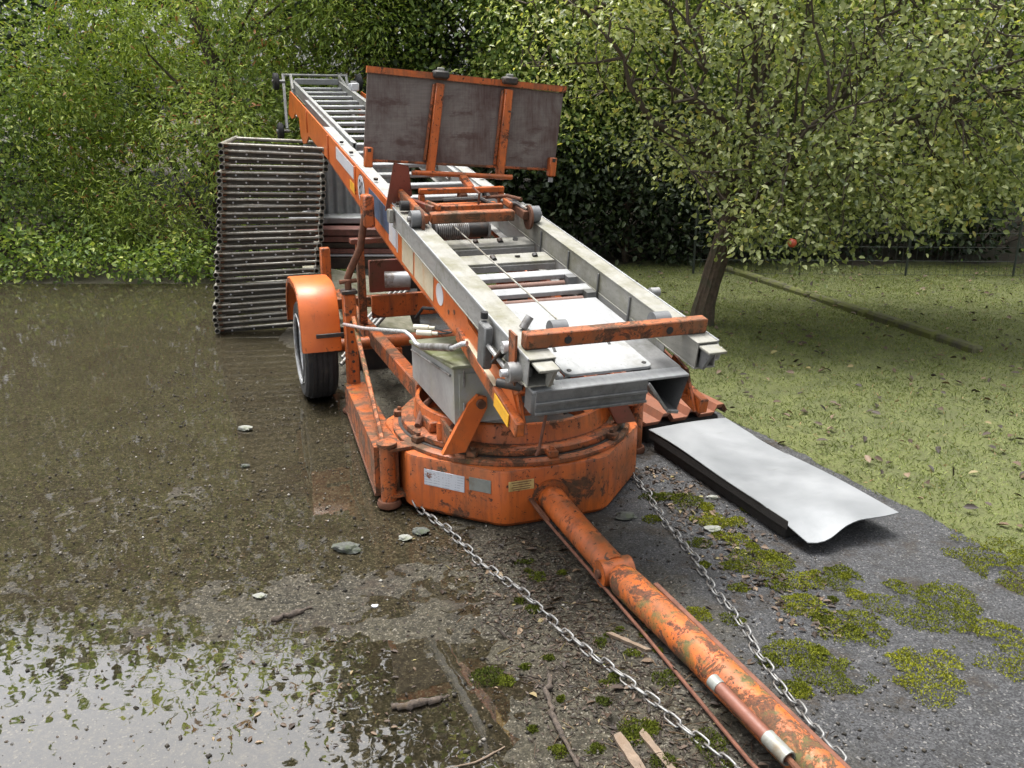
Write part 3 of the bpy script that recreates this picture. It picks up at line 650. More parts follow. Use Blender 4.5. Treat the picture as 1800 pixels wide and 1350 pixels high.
# ---- aluminium ladder
def rail(x, sgn, s0, s1, h0, h1, mat, w=.055, t=.006):
    # hollow profile: inner web at x, outer web at x+w, top and bottom flanges
    m = MB()
    m.beam(lad(x, s0, (h0+h1)/2), lad(x, s1, (h0+h1)/2), t, h1-h0, up=LM, ch=.0015)
    m.beam(lad(x+sgn*w/2, s0, h1+t/2), lad(x+sgn*w/2, s1, h1+t/2), w+t*2, t, up=LM, ch=.002)
    m.beam(lad(x+sgn*w/2, s0, h0-t/2), lad(x+sgn*w/2, s1, h0-t/2), w+t*2, t, up=LM, ch=.002)
    o = P(m, 'ladder_rail', mat)
    MB().beam(lad(x+sgn*w, s0, (h0+h1)/2), lad(x+sgn*w, s1, (h0+h1)/2), t*.8, h1-h0-.002, up=LM, ch=.001).build('outer_web', 'aluminium', o)
    MB().beam(lad(x+sgn*(w+.003), s0, h1+.004), lad(x+sgn*(w+.003), s1, h1+.004), .007, .011, up=LM, ch=.002).build('edge_bead', 'aluminium_bright', o)
    return o
for sx in (-1, 1):
    xi = .277 if sx < 0 else .283; wd = .092 if sx < 0 else .078
    rail(sx*xi, sx, -.20, 1.82, -.075, .018, 'aluminium_mossy', wd); rail(sx*xi, sx, 1.822, 4.35, -.075, .006, 'aluminium', .066 if sx < 0 else .060)
    P(MB().beam(lad(sx*(xi-.002), .02, -.123), lad(sx*(xi-.002), 4.0, -.123), .006, .084, up=LM, ch=.001), 'rail_web', 'aluminium')
    P(MB().beam(lad(sx*(xi-.02), .02, -.168), lad(sx*(xi-.02), 4.0, -.168), .046, .006, up=LM, ch=.001), 'inner_ledge', 'aluminium')
    rail(sx*.255, sx, 2.2, 5.9, -.085, -.012, 'aluminium', .020)
    rail(sx*.232, sx, 3.6, 7.12, -.07, .022, 'aluminium', .022)
    for s in (.32, .62, .95, 1.3): P(MB().beam(lad(sx*(xi-.0085), s, -.16), lad(sx*(xi-.0085), s+.004, .010), .006, .010, up=LS, ch=.001), 'web_rib', 'aluminium_dark')
    for s in (1.87, 2.45, 3.25, 3.62): P(MB().tube([lad(sx*.33, s, .023), lad(sx*.33, s, .036)], .014, 8), 'rail_bolt', 'black_steel')
    P(MB().box(lad(sx*.392, 1.79, .0)-V(.012, .03, .05), lad(sx*.392, 1.79, .0)+V(.012, .03, .02), .004), 'rail_end_block', 'aluminium_mossy')
# flat treads, rollers and cover plates of the lower section
def tread(s, w, mat, m_=-.085, x0=-.268, x1=.268, h=.022, name='ladder_tread'):
    o = P(MB().beam(lad(x0, s, m_), lad(x1, s, m_), w, h, up=LM, ch=.003), name, mat); return o
for s in (1.43, 1.16):
    o = tread(s, .135, 'aluminium_mossy')
    for x in (-.03, .10, .19): MB().tube([lad(x, s+random.uniform(-.03, .04), -.0735), lad(x, s+.01, -.066)], .014, 8).build('hole_plug', 'black_steel', o)
    MB().beam(lad(-.268, s-.07, -.103), lad(.268, s-.07, -.103), .006, .03, up=LM, ch=.001).build('tread_lip', 'aluminium', o)
for s in (.90, .69):
    o = tread(s, .075, 'aluminium_bright', -.08)
    P(MB().tube([lad(-.265, s-.062, -.106), lad(.21, s-.062, -.106)], .017, 12), 'tread_roller', 'roller_brown')
    P(MB().beam(lad(-.265, s-.062, -.142), lad(.265, s-.062, -.142), .05, .02, up=LM, ch=.003), 'under_tread', 'aluminium_dark')
    P(MB().prism([(-.06, -.03), (.06, -.03), (.04, .03), (-.04, .03)], lad(.243, s-.04, -.10), LS, LM, LX, .045), 'roller_block', 'aluminium_dark')
P(MB().beam(lad(-.01, .24, -.088), lad(-.01, .58, -.088), .52, .012, up=LM, ch=.002), 'cover_plate', 'aluminium_bright')
pl2 = []
for cx_, cy_, a0 in ((.145, .0, 0), (-.145, .0, 90), (-.145, -.17, 180), (.145, -.17, 270)):
    for k in range(5): an = R(a0+k*22.5); pl2.append((cx_+.028*math.cos(an), cy_+(.15 if a0 < 180 else 0)+.028*math.sin(an)))
o = P(MB().prism(pl2, lad(-.02, .07, -.090), LX, LS, LM, .010), 'end_plate', 'aluminium_bright')
for x, s, dx, ds in ((-.135, .07, .0, .05), (.10, .09, .0, .05)): MB().beam(lad(-.02+x, s, -.0840), lad(-.02+x+dx+.012, s+ds, -.0840), .011, .0025, up=LM, ch=.0005).build('slot', 'black_print', o)
for x in (-.15, .15): MB().tube([lad(-.02+x, -.095, -.0848), lad(-.02+x, -.095, -.082)], .009, 10).build('plate_bolt', 'black_steel', o)
P(MB().hexa(lad(.205, .02, -.104), (LX, LS, LM), (.13, .30, .010), .002), 'side_cover', 'aluminium_dark')
P(MB().beam(lad(-.215, -.13, -.10), lad(-.215, .2, -.10), .02, .03, up=LM, ch=.003), 'guide_rail', 'aluminium_bright')
P(MB().beam(lad(-.237, -.15, -.115), lad(-.237, .2, -.115), .012, .03, up=LM, ch=.003), 'guide_rail', 'aluminium')
# apron profile across the front
P(MB().hexa(lad(-.045, -.170, -.100), (LX, LS, LM), (.61, .07, .010), .002), 'apron_top', 'aluminium_bright')
P(MB().hexa(lad(-.125, -.206, -.140), (LX, LS, LM), (.43, .008, .088), .002), 'apron', 'aluminium_dark')
P(MB().hexa(lad(-.125, -.214, -.142), (LX, LS, LM), (.43, .009, .012), .002), 'apron_rib', 'aluminium_dark'); P(MB().hexa(lad(-.125, -.214, -.179), (LX, LS, LM), (.43, .011, .010), .002), 'apron_rib', 'aluminium_dark')
# right hand channel end with its mouth open
m = MB(); pv = [(.085, -.108), (.262, -.108), (.232, -.240), (.185, -.228)]
vs_ = [lad(x, s, q) for s in (-.20, .25) for x, q in pv]; m.add(vs_, [(0, 1, 5, 4), (1, 2, 6, 5), (2, 3, 7, 6), (3, 0, 4, 7), (4, 5, 6, 7)])
P(m, 'channel_end', 'aluminium_dark')
P(MB().beam(lad(.093, -.205, -.112), lad(.183, -.205, -.230), .014, .012, up=LM), 'channel_edge', 'galvanised'); P(MB().beam(lad(.184, -.207, -.234), lad(.234, -.207, -.244), .014, .014, up=LM), 'channel_edge', 'galvanised')
# end bar
eb = P(MB().hexa(lad(.000, -.105, .053), (LX, LS, LM), (.715, .045, .056), .004), 'end_bar', 'orange_worn')
for x in (-.20, .20): MB().lathe([(0, 0), (.014, 0), (.014, .0015), (0, .0015)], lad(x, -.1277, .050), -LS, 14, closed=False).build('bar_hole', 'black_print', eb)
MB().prism([(-.03, -.11), (.03, -.07), (.05, .07), (-.02, .075)], lad(-.384, -.09, .0), LS, LM, LX, .008).build('bar_bracket', 'orange_worn', eb)
P(MB().tube([lad(-.235, -.045, .055), lad(-.175, -.045, .055)], .036, 20), 'rope_pulley', 'grey_plastic', angle=50)
P(MB().tube([lad(.18, -.03, .045), lad(.245, -.03, .045)], .038, 20), 'rope_pulley', 'grey_plastic', angle=50)
P(MB().tube([lad(-.30, .05, .03), lad(-.27, .06, .07)], .016, 10), 'rope_clamp', 'galvanised')
# rail tips, side rollers, links at the lower end
for sx in (-1, 1):
    P(MB().hexa(lad(sx*.322, -.225, .008), (LX, LS, LM), (.075, .09, .010), .002), 'tip_plate', 'aluminium_mossy')
    P(MB().prism([(-.268, .002), (-.202, .002), (-.202, -.07), (-.225, -.072)], P0+LX*sx*.30, LS, LM, LX, .012), 'tip_web', 'aluminium_mossy' if sx < 0 else 'aluminium_dark')
    r_ = P(MB().tube([lad(sx*.37, -.12, -.055), lad(sx*.415, -.12, -.055)], .036, 18), 'side_roller', 'galvanised', angle=50)
    MB().tube([lad(sx*.40, -.12, -.055), lad(sx*.44, -.12, -.055)], .014, 10).build('axle_nut', 'chrome', r_)
    r_ = P(MB().tube([lad(sx*.365, -.03, .0), lad(sx*.405, -.03, .0)], .022, 14), 'side_roller', 'chrome', angle=50)
P(MB().tube([lad(.37, .33, .02), lad(.41, .33, .02)], .02, 12), 'side_roller', 'galvanised', angle=50)
P(MB().hexa(lad(-.398, .17, -.075), (LX, LS, LM), (.035, .08, .17), .006), 'lock_housing', 'aluminium_dark')
P(MB().tube([lad(-.395, .20, .02), lad(-.395, .20, .045)], .014, 10), 'lock_knob', 'black_rubber')
P(MB().tube([lad(-.40, .14, -.06), lad(-.39, -.05, -.08)], .009, 8).tube([lad(-.385, .12, -.08), lad(-.375, -.07, -.10)], .008, 8), 'lock_rod', 'galvanised')
P(MB().beam(lad(-.38, -.02, .0), lad(-.40, .06, -.10), .012, .03, up=LX), 'link_arm', 'black_steel')
P(MB().hexa(lad(-.315, -.14, -.145), (LX, LS, LM), (.05, .08, .13), .012), 'hanger_block', 'aluminium_dark')
P(MB().hexa(lad(-.345, -.10, -.075), (LX, LS, LM), (.05, .06, .07), .012), 'hanger_block', 'aluminium')
P(MB().tube([lad(-.41, -.02, -.14), lad(-.34, -.10, -.13)], .017, 10), 'hanger_pin', 'black_steel')
P(MB().tube([lad(-.285, -.20, -.12), lad(-.30, -.18, -.34), lad(-.305, -.17, -.37)], .006, 8), 'tie_rod', 'rust_light')
P(MB().beam(lad(-.33, .10, -.26), lad(-.33, -.10, -.12), .05, .05, up=LX), 'tilt_lever', 'orange')
# upper section rungs
for i in range(17):
    s = 1.98+.305*i
    x = .295 if s < 3.5 else (.255 if s < 5.6 else .228)
    mm_ = -.05 if s < 3.5 else -.03
    P(MB().beam(lad(-x, s, mm_), lad(x, s, mm_), .055, .030, up=LM, ch=.006), 'rung', 'aluminium_bright')
# winch drum below the carriage
dr = P(MB().tube([lad(-.20, 1.60, -.055), lad(.08, 1.60, -.055)], .040, 20), 'cable_drum', 'black_steel', angle=50)
MB().lathe([(.0, 0), (.06, 0), (.06, .01), (.0, .01)], lad(.08, 1.60, -.055), LX, 20, closed=False).build('drum_flange', 'galvanised', dr)
MB().lathe([(.0, 0), (.06, 0), (.06, .01), (.0, .01)], lad(-.21, 1.60, -.055), LX, 20, closed=False).build('drum_flange', 'galvanised', dr)
for k in range(16): MB().lathe([(.039, -.0045), (.0445, -.003), (.0445, .003), (.039, .0045)], lad(-.185+.0105*k, 1.60, -.055), LX, 20).build('cable_turn', 'galvanised', dr)
P(MB().tube([lad(-.11, 1.57, -.02), lad(-.20, -.05, .085)], .0035, 6), 'hoist_rope', 'steel_tube')
P(MB().tube([lad(-.24, 1.7, -.02), lad(-.225, 1.62, .0), lad(-.235, 1.52, -.05), lad(-.22, 1.44, -.06)], .007, 6).tube([lad(-.26, 1.7, -.01), lad(-.25, 1.58, .01), lad(-.22, 1.50, -.05)], .006, 6), 'cable_loop', 'aluminium_bright')
P(MB().tube([lad(-.24, 1.46, -.05), lad(-.19, .40, -.07)], .003, 6), 'hoist_rope', 'steel_tube')
# head of the ladder: end frames and support wheels
for sx in (-1, 1):
    P(MB().beam(lad(sx*.255, 7.15, .07), lad(sx*.29, 6.55, -.26), .02, .03, up=LX).beam(lad(sx*.255, 7.15, .07), lad(sx*.285, 6.75, -.02), .02, .025, up=LX), 'head_stay', 'aluminium')
    P(MB().beam(lad(sx*.33, 7.18, .08), lad(sx*.36, 6.80, -.42), .02, .03, up=LX), 'head_leg', 'aluminium')
    for s, mm_ in ((6.95, .03), (6.78, -.44)):
        w = P(MB().lathe([(.02, -.025), (.07, -.03), (.085, -.02), (.085, .02), (.07, .03), (.02, .025)], lad(sx*.43, s, mm_), LX, 24), 'support_wheel', 'black_rubber')
        MB().tube([lad(sx*.34, s, mm_), lad(sx*.47, s, mm_)], .018, 10).build('wheel_axle', 'galvanised', w)
P(MB().tube([lad(-.33, 7.17, .07), lad(.33, 7.17, .07)], .014, 10), 'head_tube', 'aluminium')
P(MB().hexa(lad(0, 7.05, .02), (LX, LS, LM), (.46, .03, .06), .006), 'head_cross_bar', 'aluminium_bright')
P(MB().box(lad(.27, 6.4, .05)-V(.04, .1, .04), lad(.27, 6.4, .05)+V(.04, .1, .04), .01), 'head_block', 'white_print')

# ================================================================ the lifting carriage with its folded platform (rolls on the rails)
cr_ = empty('lift_carriage', TO, TA, label='orange lift carriage with brown plywood platform folded up, rolling on the ladder', cat='lift carriage')
def Cc(mb, name, mat, parent=cr_, angle=38): return mb.build(name, mat, parent, angle)
PR = R(-3.8)                          # the platform hangs a little lower on its right
pc = lad(.075, 2.0, .16)              # middle of the platform's lower edge
PU = nrm(LM*math.cos(R(7))+LS*math.sin(R(7))); px = nrm(LX*math.cos(PR)+PU*math.sin(PR)); pz = nrm(PU*math.cos(PR)-LX*math.sin(PR)); py = np.cross(pz, px)
def pf_(x, z, y=0): return pc+px*x+pz*z+py*y       # y>0 is away from the viewer
m = MB().prism([(-.565, .045), (.54, .045), (.558, .462), (-.553, .478)], pc, px, pz, py, .018)
board = Cc(m, 'platform_board', 'plywood')
tr_ = Cc(MB().prism([(-.56, .478), (.568, .464), (.571, .498), (-.558, .512)], pf_(0, 0, -.006), px, pz, py, .034), 'top_rail', 'orange')
for x0, x1, nm in ((-.205, -.18, 'strut'), (.20, .21, 'strut')):
    st_ = Cc(MB().beam(pf_(x0, -.03, -.03), pf_(x1+.01, .455, -.03), .046, .038, up=py), nm, 'orange')
    MB().beam(pf_(x0-.030, .05, -.022), pf_(x1-.02, .45, -.022), .014, .02, up=py).build('strut_flange', 'orange_worn', st_)
    hg = Cc(MB().hexa(pf_(x1+.012, .500, -.03), (px, py, pz), (.085, .06, .04), .01), 'hinge', 'black_steel')
    MB().hexa(pf_(x1+.012, .527, -.025), (px, py, pz), (.035, .03, .016), .006).build('hinge_knob', 'stone_pale', hg)
for x in (-.545, .515):
    so_ = Cc(MB().hexa(pf_(x, .055, -.03), (px, py, pz), (.042, .05, .105), .005), 'stake_pocket', 'orange')
    MB().hexa(pf_(x, .092, -.0555), (px, py, pz), (.018, .002, .018), .0005).build('pocket_hole', 'black_print', so_)
Cc(MB().tube([pf_(.515, -.005, -.03), pf_(.515, -.03, -.03)], .014, 10), 'stake_nut', 'aluminium_bright')
Cc(MB().beam(pf_(-.56, .038, -.004), pf_(.54, .038, -.004), .03, .014, up=pz), 'lower_rail', 'orange_worn')
Cc(MB().tube([pf_(-.31, -.012, -.05), pf_(.27, -.012, -.05)], .014, 12), 'hinge_tube', 'orange')
Cc(MB().beam(pf_(-.025, -.02, -.05), lad(.055, 1.80, .115), .04, .03, up=LS), 'stem', 'orange')
u_ = MB().hexa(lad(-.003, 1.78, .112), (LX, LS, LM), (.475, .03, .030), .004)
for x in (-.225, .22): u_.hexa(lad(x, 1.78, .04), (LX, LS, LM), (.032, .028, .112), .004)
Cc(u_, 'yoke', 'orange')
Cc(MB().hexa(lad(-.05, 1.66, .062), (LX, LS, LM), (.40, .028, .028), .004), 'cross_bar', 'orange')
Cc(MB().hexa(lad(-.05, 1.58, .070), (LX, LS, LM), (.42, .03, .032), .004), 'cross_bar', 'orange')
bb = Cc(MB().hexa(lad(-.05, 1.44, .062), (LX, LS, LM), (.44, .055, .052), .005), 'carriage_beam', 'orange_worn')
for sx, x in ((-1, -.30), (1, .225)):
    Cc(MB().beam(lad(x, 1.40, .065), lad(x, 1.95, .065), .03, .045, up=LM), 'side_beam', 'rust' if sx > 0 else 'orange_worn')
    Cc(MB().lathe([(0, -.006), (.062, -.006), (.062, .006), (0, .006)], lad(x+sx*.022, 1.42, .05), LX, 20, closed=False), 'roller_plate', 'rust')
    r_ = Cc(MB().tube([lad(x+sx*.028, 1.42, .066), lad(x+sx*.075, 1.42, .066)], .042, 20), 'guide_roller', 'grey_plastic', angle=50)
    MB().tube([lad(x+sx*.07, 1.42, .066), lad(x+sx*.09, 1.42, .066)], .014, 8).build('axle_nut', 'galvanised', r_)
    Cc(MB().tube([lad(x+sx*.01, 1.70, .06), lad(x+sx*.06, 1.70, .06)], .026, 14), 'guide_roller', 'black_rubber', angle=50)
    Cc(MB().beam(lad(x*.8, 1.62, .09), lad(x*.72, 1.46, .105), .018, .03, up=LM), 'catch_lever', 'orange')
m = MB().prism([(-.10, -.05), (.05, .03), (.03, .19), (-.05, .21)], lad(-.285, 1.95, .02), LX, LM, LS, .012); Cc(m, 'gusset_plate', 'dark_red')
Cc(MB().beam(lad(-.30, 1.93, .04), lad(-.235, 1.50, .085), .026, .04, up=LM), 'pull_arm', 'dark_red')
Cc(MB().tube([lad(-.12, 1.72, .075), lad(.06, 1.66, .095), lad(.14, 1.6, .06)], .013, 8), 'release_spring', 'black_steel')
Cc(MB().tube([lad(.02, 1.56, .09), lad(.02, 1.55, .15), lad(.0, 1.60, .17)], .006, 6), 'release_hook', 'rust_light')
Cc(MB().hexa(lad(.0, 1.78, .075), (LX, LS, LM), (.05, .05, .05), .008), 'latch_block', 'rust')
Cc(MB().tube([lad(.17, 1.62, .09), lad(.22, 1.52, .10), lad(.235, 1.42, .09)], .010, 8), 'brake_arm', 'galvanised')
Cc(MB().tube([lad(.13, 1.85, .05), lad(.19, 1.60, .12), lad(.225, 1.48, .13)], .009, 8), 'brake_arm', 'rust')

# ================================================================ safety chains
def link_mesh():
    m = MB(); n = 14; pts = []; L, w = .031, .0125
    for k in range(n):
        a = 2*math.pi*k/n; x = w*math.cos(a); y = w*math.sin(a)+(L-w if math.sin(a) > 0.01 else (-(L-w) if math.sin(a) < -.01 else 0)); pts.append(V(x, y, 0))
    pr = .0036; vs_ = []
    for k in range(n):
        t = nrm(pts[(k+1) % n]-pts[k-1]); s = np.cross(t, (0, 0, 1))
        for j in range(6): b = 2*math.pi*j/6; vs_.append(pts[k]+pr*(s*math.cos(b)+V(0, 0, 1)*math.sin(b)))
    m.add(vs_, [(i*6+j, i*6+(j+1) % 6, ((i+1) % n)*6+(j+1) % 6, ((i+1) % n)*6+j) for i in range(n) for j in range(6)])
    me = m.mesh('chain_link', 80); me.materials.append(MAT['galvanised']); return me
LINK = link_mesh()
def chain(pts, label, mat=None):
    root = empty('chain', pts[0], label=label, cat='chain', group='safety chains beside the drawbar')
    pts = [np.asarray(p, float) for p in pts]; seg = [np.linalg.norm(b-a) for a, b in zip(pts, pts[1:])]; tot = sum(seg); pitch = .0515; n = int(tot/pitch)
    for i in range(n):
        def at(s):
            for a, b, l in zip(pts, pts[1:], seg):
                if s <= l: return a+(b-a)*s/l
                s -= l
            return pts[-1]
        p = at((i+.5)*pitch); q = at((i+.6)*pitch); d = nrm(q-p)
        wob = .010*math.sin(i*.55+len(label))+.005*math.sin(i*1.7); s = nrm(np.cross(d, (0, 0, 1))); p = p+s*wob
        gzv = float(hA(p[0], p[1])); 
        if p[2] < gzv+.012: p[2] = max(gzv, 0)+.012
        up = np.cross(s, d); rr = R(40 if i % 2 else -50)+random.uniform(-.2, .2)
        ax = s*math.cos(rr)+up*math.sin(rr); az = np.cross(ax, d)
        o = link('chain_link', LINK, None, root); M4 = Matrix.Identity(4)
        for k in range(3): M4[k][0] = ax[k]; M4[k][1] = d[k]; M4[k][2] = az[k]; M4[k][3] = p[k]-pts[0][k]
        o.matrix_local = M4
chain([(-.46, 3.57, .085), (-.41, 3.49, .02), (-.24, 3.23, .012), (-.04, 2.90, .012), (.16, 2.58, .012), (.32, 2.30, .012), (.47, 2.10, .012), (.58, 1.93, .012), (.70, 1.72, .012), (.80, 1.50, .05)],
      'grey steel chain from the hinge post across the wet mossy ground')
chain([(.56, 3.95, .10), (.58, 3.87, .03), (.65, 3.53, .012), (.70, 3.15, .012), (.75, 2.88, .012), (.78, 2.61, .012), (.80, 2.40, .012), (.84, 2.21, .012), (.86, 2.05, .02), (.90, 1.75, .06)],
      'grey steel chain on the dry grey asphalt between drawbar and grey sheet')

# ================================================================ stack of scaffold frames (lying flat, tube ends to the yard)
def scaffold_meshes():
    W, L = .785, 2.0
    a = MB().pipe(V(0, 0, 0), V(0, L, 0), .0215, .004, 14, .12).mesh('tube'); a.materials.append(MAT['steel_tube'])
    b = MB().tube([V(-W/2+.01, .02, .012), V(W/2-.01, .02, .012)], .0095, 10).mesh('cross_rail'); b.materials.append(MAT['steel_tube'])
    g_ = MB().hexa(V(0, .045, -.009), np.eye(3), (W-.045, .006, .030), .001).mesh('dark_gap_plate'); g_.materials.append(MAT['scaffold_dark'])  # perforated plate, coloured dark to stand in for the shaded open gaps
    c = MB().tube([V(-W/2+.012, L-.25, 0), V(W/2-.012, L-.25, 0)], .017, 10).mesh('cross_tube'); c.materials.append(MAT['steel_tube'])
    d = MB().hexa(V(0, 0, 0), np.eye(3), (.03, .010, .022), .003).mesh('wedge_plate'); d.materials.append(MAT['rust'])
    e = MB().lathe([(0, 0), (.0075, 0), (.0075, .002), (0, .002)], (0, 0, 0), (0, -1, 0), 10, closed=False).mesh('hole_dot'); e.materials.append(MAT['white_print'])  # pale disc standing in for a bright hole of the plate
    return a, b, c, d, W, e, g_
SA, SB, SC, SD, SW, SE, SG = scaffold_meshes(); NFR = 29
for i in range(NFR):
    t = i/(NFR-1); z = .035+i*.0512; roll = R(-1.6+4.6*t**1.5)+R(random.uniform(-.35, .35)); 
    ORD = ('', 'second', 'third', 'fourth', 'fifth', 'sixth', 'seventh', 'eighth', 'ninth', 'tenth', 'eleventh', 'twelfth', 'thirteenth', 'fourteenth', 'fifteenth')
    lb = 'dull galvanised scaffold frame, %s from the %s of the stack beside the fender' % ((ORD[i], 'bottom') if i < 15 else (ORD[NFR-1-i], 'top'))
    if i == NFR-1: lb = 'topmost galvanised scaffold frame of the tall stack beside the trailer'
    if i == 0: lb = 'lowest galvanised scaffold frame of the stack, lying on the wet ground'
    f = empty('scaffold_frame', (-2.035+.19*t+random.uniform(-.008, .008), 6.86+random.uniform(-.025, .025), z), label=lb, cat='scaffold frame', group='scaffold frames stacked flat')
    f.rotation_euler = (R(.4), roll, R(13.5+random.uniform(-.5, .5)))
    for sx in (-1, 1):
        o = link('tube', SA, None, f); o.location = (sx*SW/2, -.03 if sx > 0 else 0, 0)
        o = link('wedge_plate', SD, None, f); o.location = (sx*(SW/2-.034), .03, 0)
    link('cross_rail', SB, None, f); link('cross_tube', SC, None, f); link('dark_gap_plate', SG, None, f)
    for k in range(4):
        if random.random() < .75: o = link('hole_dot', SE, None, f); o.location = (-.27+.16*k+random.uniform(-.02, .02)+(.08 if i % 2 else 0), .0412, random.uniform(-.014, -.006))
for x, wh in ((-2.33, 'away from'), (-1.74, 'nearest to')):
    tag(MB().box((x-.05, 7.0, .0), (x+.05, 7.12, .014), .004).build('timber_batten', 'board_dark'), 'dark timber batten under the scaffold frame stack, on its side %s the trailer' % wh, 'batten', 'battens under the scaffold stack')

# ---------------------------------------------------------------- things stored behind the trailer
def corrugated(name, w, h, amp, pitch, n, mat, **kw):
    m = MB(); vs_ = []; fs = []; cols = int(w/pitch)*8+1
    for i in range(cols):
        x = -w/2+w*i/(cols-1); y = amp*math.sin(2*math.pi*x/pitch)
        vs_ += [V(x, y, 0), V(x, y, h), V(x, y+.004, h), V(x, y+.004, 0)]
    for i in range(cols-1):
        for k in range(4): fs.append((i*4+k, (i+1)*4+k, (i+1)*4+(k+1) % 4, i*4+(k+1) % 4))
    m.add(vs_, fs); return tag(m.build(name, mat, angle=60), **kw)
o = corrugated('corrugated_sheet', .95, .62, .014, .085, 10, 'corrugated', label='grey corrugated metal sheet standing upright behind the red boards', cat='metal sheet'); o.location = (-1.42, 8.05, .84); o.rotation_euler = (R(-4), 0, R(6))
tag(MB().box((-2.0, 7.72, .785), (-.95, 8.30, .838), .006).build('concrete_slab', 'corrugated'), 'grey flat slab under the upright corrugated sheet', 'slab')
zz = .775
for i, (h, mt, nm) in enumerate(((.055, 'board_red', 'reddish brown board, uppermost on the pile behind the trailer'), (.05, 'board_red', 'reddish brown board, second on the pile behind the trailer'), (.04, 'board_dark', 'dark brown board in the middle of the pile behind the trailer'), (.045, 'board_red', 'reddish brown board near the foot of the pile behind the trailer'), (.018, 'white_print', 'thin white board low in the pile behind the trailer'), (.10, 'board_dark', 'thick dark timber near the foot of the board pile'))):
    zz -= h+.008; b = MB().box((-1.85+random.uniform(-.03, .03), 7.45+.03*random.random(), zz), (-.55+random.uniform(-.05, .05), 8.05, zz+h), .004).build('timber_board', mt); tag(b, nm, 'board', 'boards piled behind the trailer')
tag(MB().box((-1.80, 7.55, .0), (-1.68, 7.95, zz-.002), .004).build('timber_trestle', 'board_dark'), 'dark trestle block at the outer end under the board pile', 'trestle')
tag(MB().box((-.85, 7.55, .0), (-.72, 7.95, zz-.002), .004).build('timber_trestle', 'board_dark'), 'dark trestle block behind the trailer side under the board pile', 'trestle')
o = MB().box((-.42, -.55, 0), (.42, .55, .012), .003).build('fibre_cement_sheet', 'fibre_sheet'); o.location = (-1.25, 6.78, .28); o.rotation_euler = (R(14), R(14), R(18)); tag(o, 'mossy beige fibre sheet leaning under the ladder behind the fender', 'sheet')
o = MB().box((-.5, -.2, 0), (.5, .2, .25), .01).build('timber_block', 'board_dark'); o.location = (-1.3, 6.95, 0); o.rotation_euler = (0, 0, R(18)); tag(o, 'dark timber block propping up the mossy beige sheet', 'block')
for i in range(4):
    o = MB().tube([V(-.45, 0, 0), V(.45, 0, 0)], .016, 10).build('steel_pipe', 'galvanised'); o.location = (-.95, 5.95+.05*i, .30+.035*i); o.rotation_euler = (0, R(-30), R(55)); tag(o, ('lowest', 'second lowest', 'second highest', 'highest')[i]+' thin galvanised pipe of the bundle leaning behind the fender', 'pipe', 'pipes leaning behind the wheel')
o = MB().box((-.24, -.22, 0), (.24, .22, .17), .01).build('battery_crate', 'black_steel'); o.location = (-.93, 5.98, 0); o.rotation_euler = (0, 0, R(20)); tag(o, 'black crate on the ground under the leaning galvanised pipes', 'crate')

# ---------------------------------------------------------------- roofing sheets and grey metal sheet on the right
tdir = R(22.0)
def trapez(name, w, L, mat):
    prof = []; x = -w/2; p = w/3
    for i in range(3):
        prof += [(x, 0), (x+p*.50, 0), (x+p*.62, .038), (x+p*.86, .038)]
        x += p
        prof.append((x-.001, 0)) if i < 2 else prof.append((x, 0))
    m = MB(); vs_ = []; n = len(prof)
    for (a, z) in prof: vs_ += [V(a, 0, z), V(a, L, z), V(a, L, z-.006), V(a, 0, z-.006)]
    m.add(vs_, [(i*4+k, (i+1)*4+k, (i+1)*4+(k+1) % 4, i*4+(k+1) % 4) for i in range(n-1) for k in range(4)]+[(0, 1, 2, 3), ((n-1)*4+3, (n-1)*4+2, (n-1)*4+1, (n-1)*4)])
    return m.build(name, mat)
for i, nm in enumerate(('reddish brown trapezoidal roof sheet, undermost beside the turntable', 'reddish brown trapezoidal roof sheet, middle one beside the turntable', 'reddish brown trapezoidal roof sheet, topmost beside the turntable')):
    o = trapez('roof_sheet', .52, 1.25, 'roof_red'); o.location = (.945+.004*i, 4.385-.006*i, .128+.009*i); o.rotation_euler = (0, R(-1), tdir+R(i*.3)); tag(o, nm, 'roof sheet', 'roof sheets stacked beside the lawn')
o = MB().box((-.23, .01, .0), (.23, 1.2, .112), .01).build('shade_fill', 'dark_underside'); o.location = (.945, 4.395, .003); o.rotation_euler = (0, 0, tdir); tag(o, 'dark fill in place of the shade under the reddish roof sheets', 'slab')  # added dark block, stands in for shade in the hollow under the sheets
m = MB()   # grey sheet with downturned edges and a crumpled near corner
nx_, ny_ = 14, 30; Wd, Ld = .48, 1.25; vs_ = []
for j in range(ny_+1):
    for i in range(nx_+1):
        u, w = i/nx_, j/ny_; x = Wd*(u-.5); y = -Ld*w
        z = .006*math.sin(3*u+5*w)+.004*math.sin(9*w+2*u)
        c = max(0, 1-math.hypot((u-.02)/.55, (w-1)/.22)); z -= .05*c; y -= .03*c*math.sin(8*u); x += .02*c
        if w > .93: z -= .004*math.sin(u*9)*(w-.93)/.07
        vs_.append(V(x, y, z))
k0 = len(vs_); vs_ += [v-V(0, 0, .004) for v in vs_]; st = nx_+1; fs = []
for j in range(ny_):
    for i in range(nx_):
        a = j*st+i; fs += [(a, a+1, a+1+st, a+st), (k0+a, k0+a+st, k0+a+1+st, k0+a+1)]
edge = [i for i in range(st)]+[j*st+nx_ for j in range(1, ny_+1)]+[ny_*st+i for i in range(nx_-1, -1, -1)]+[j*st for j in range(ny_-1, 0, -1)]
fs += [(edge[i], edge[(i+1) % len(edge)], k0+edge[(i+1) % len(edge)], k0+edge[i]) for i in range(len(edge))]
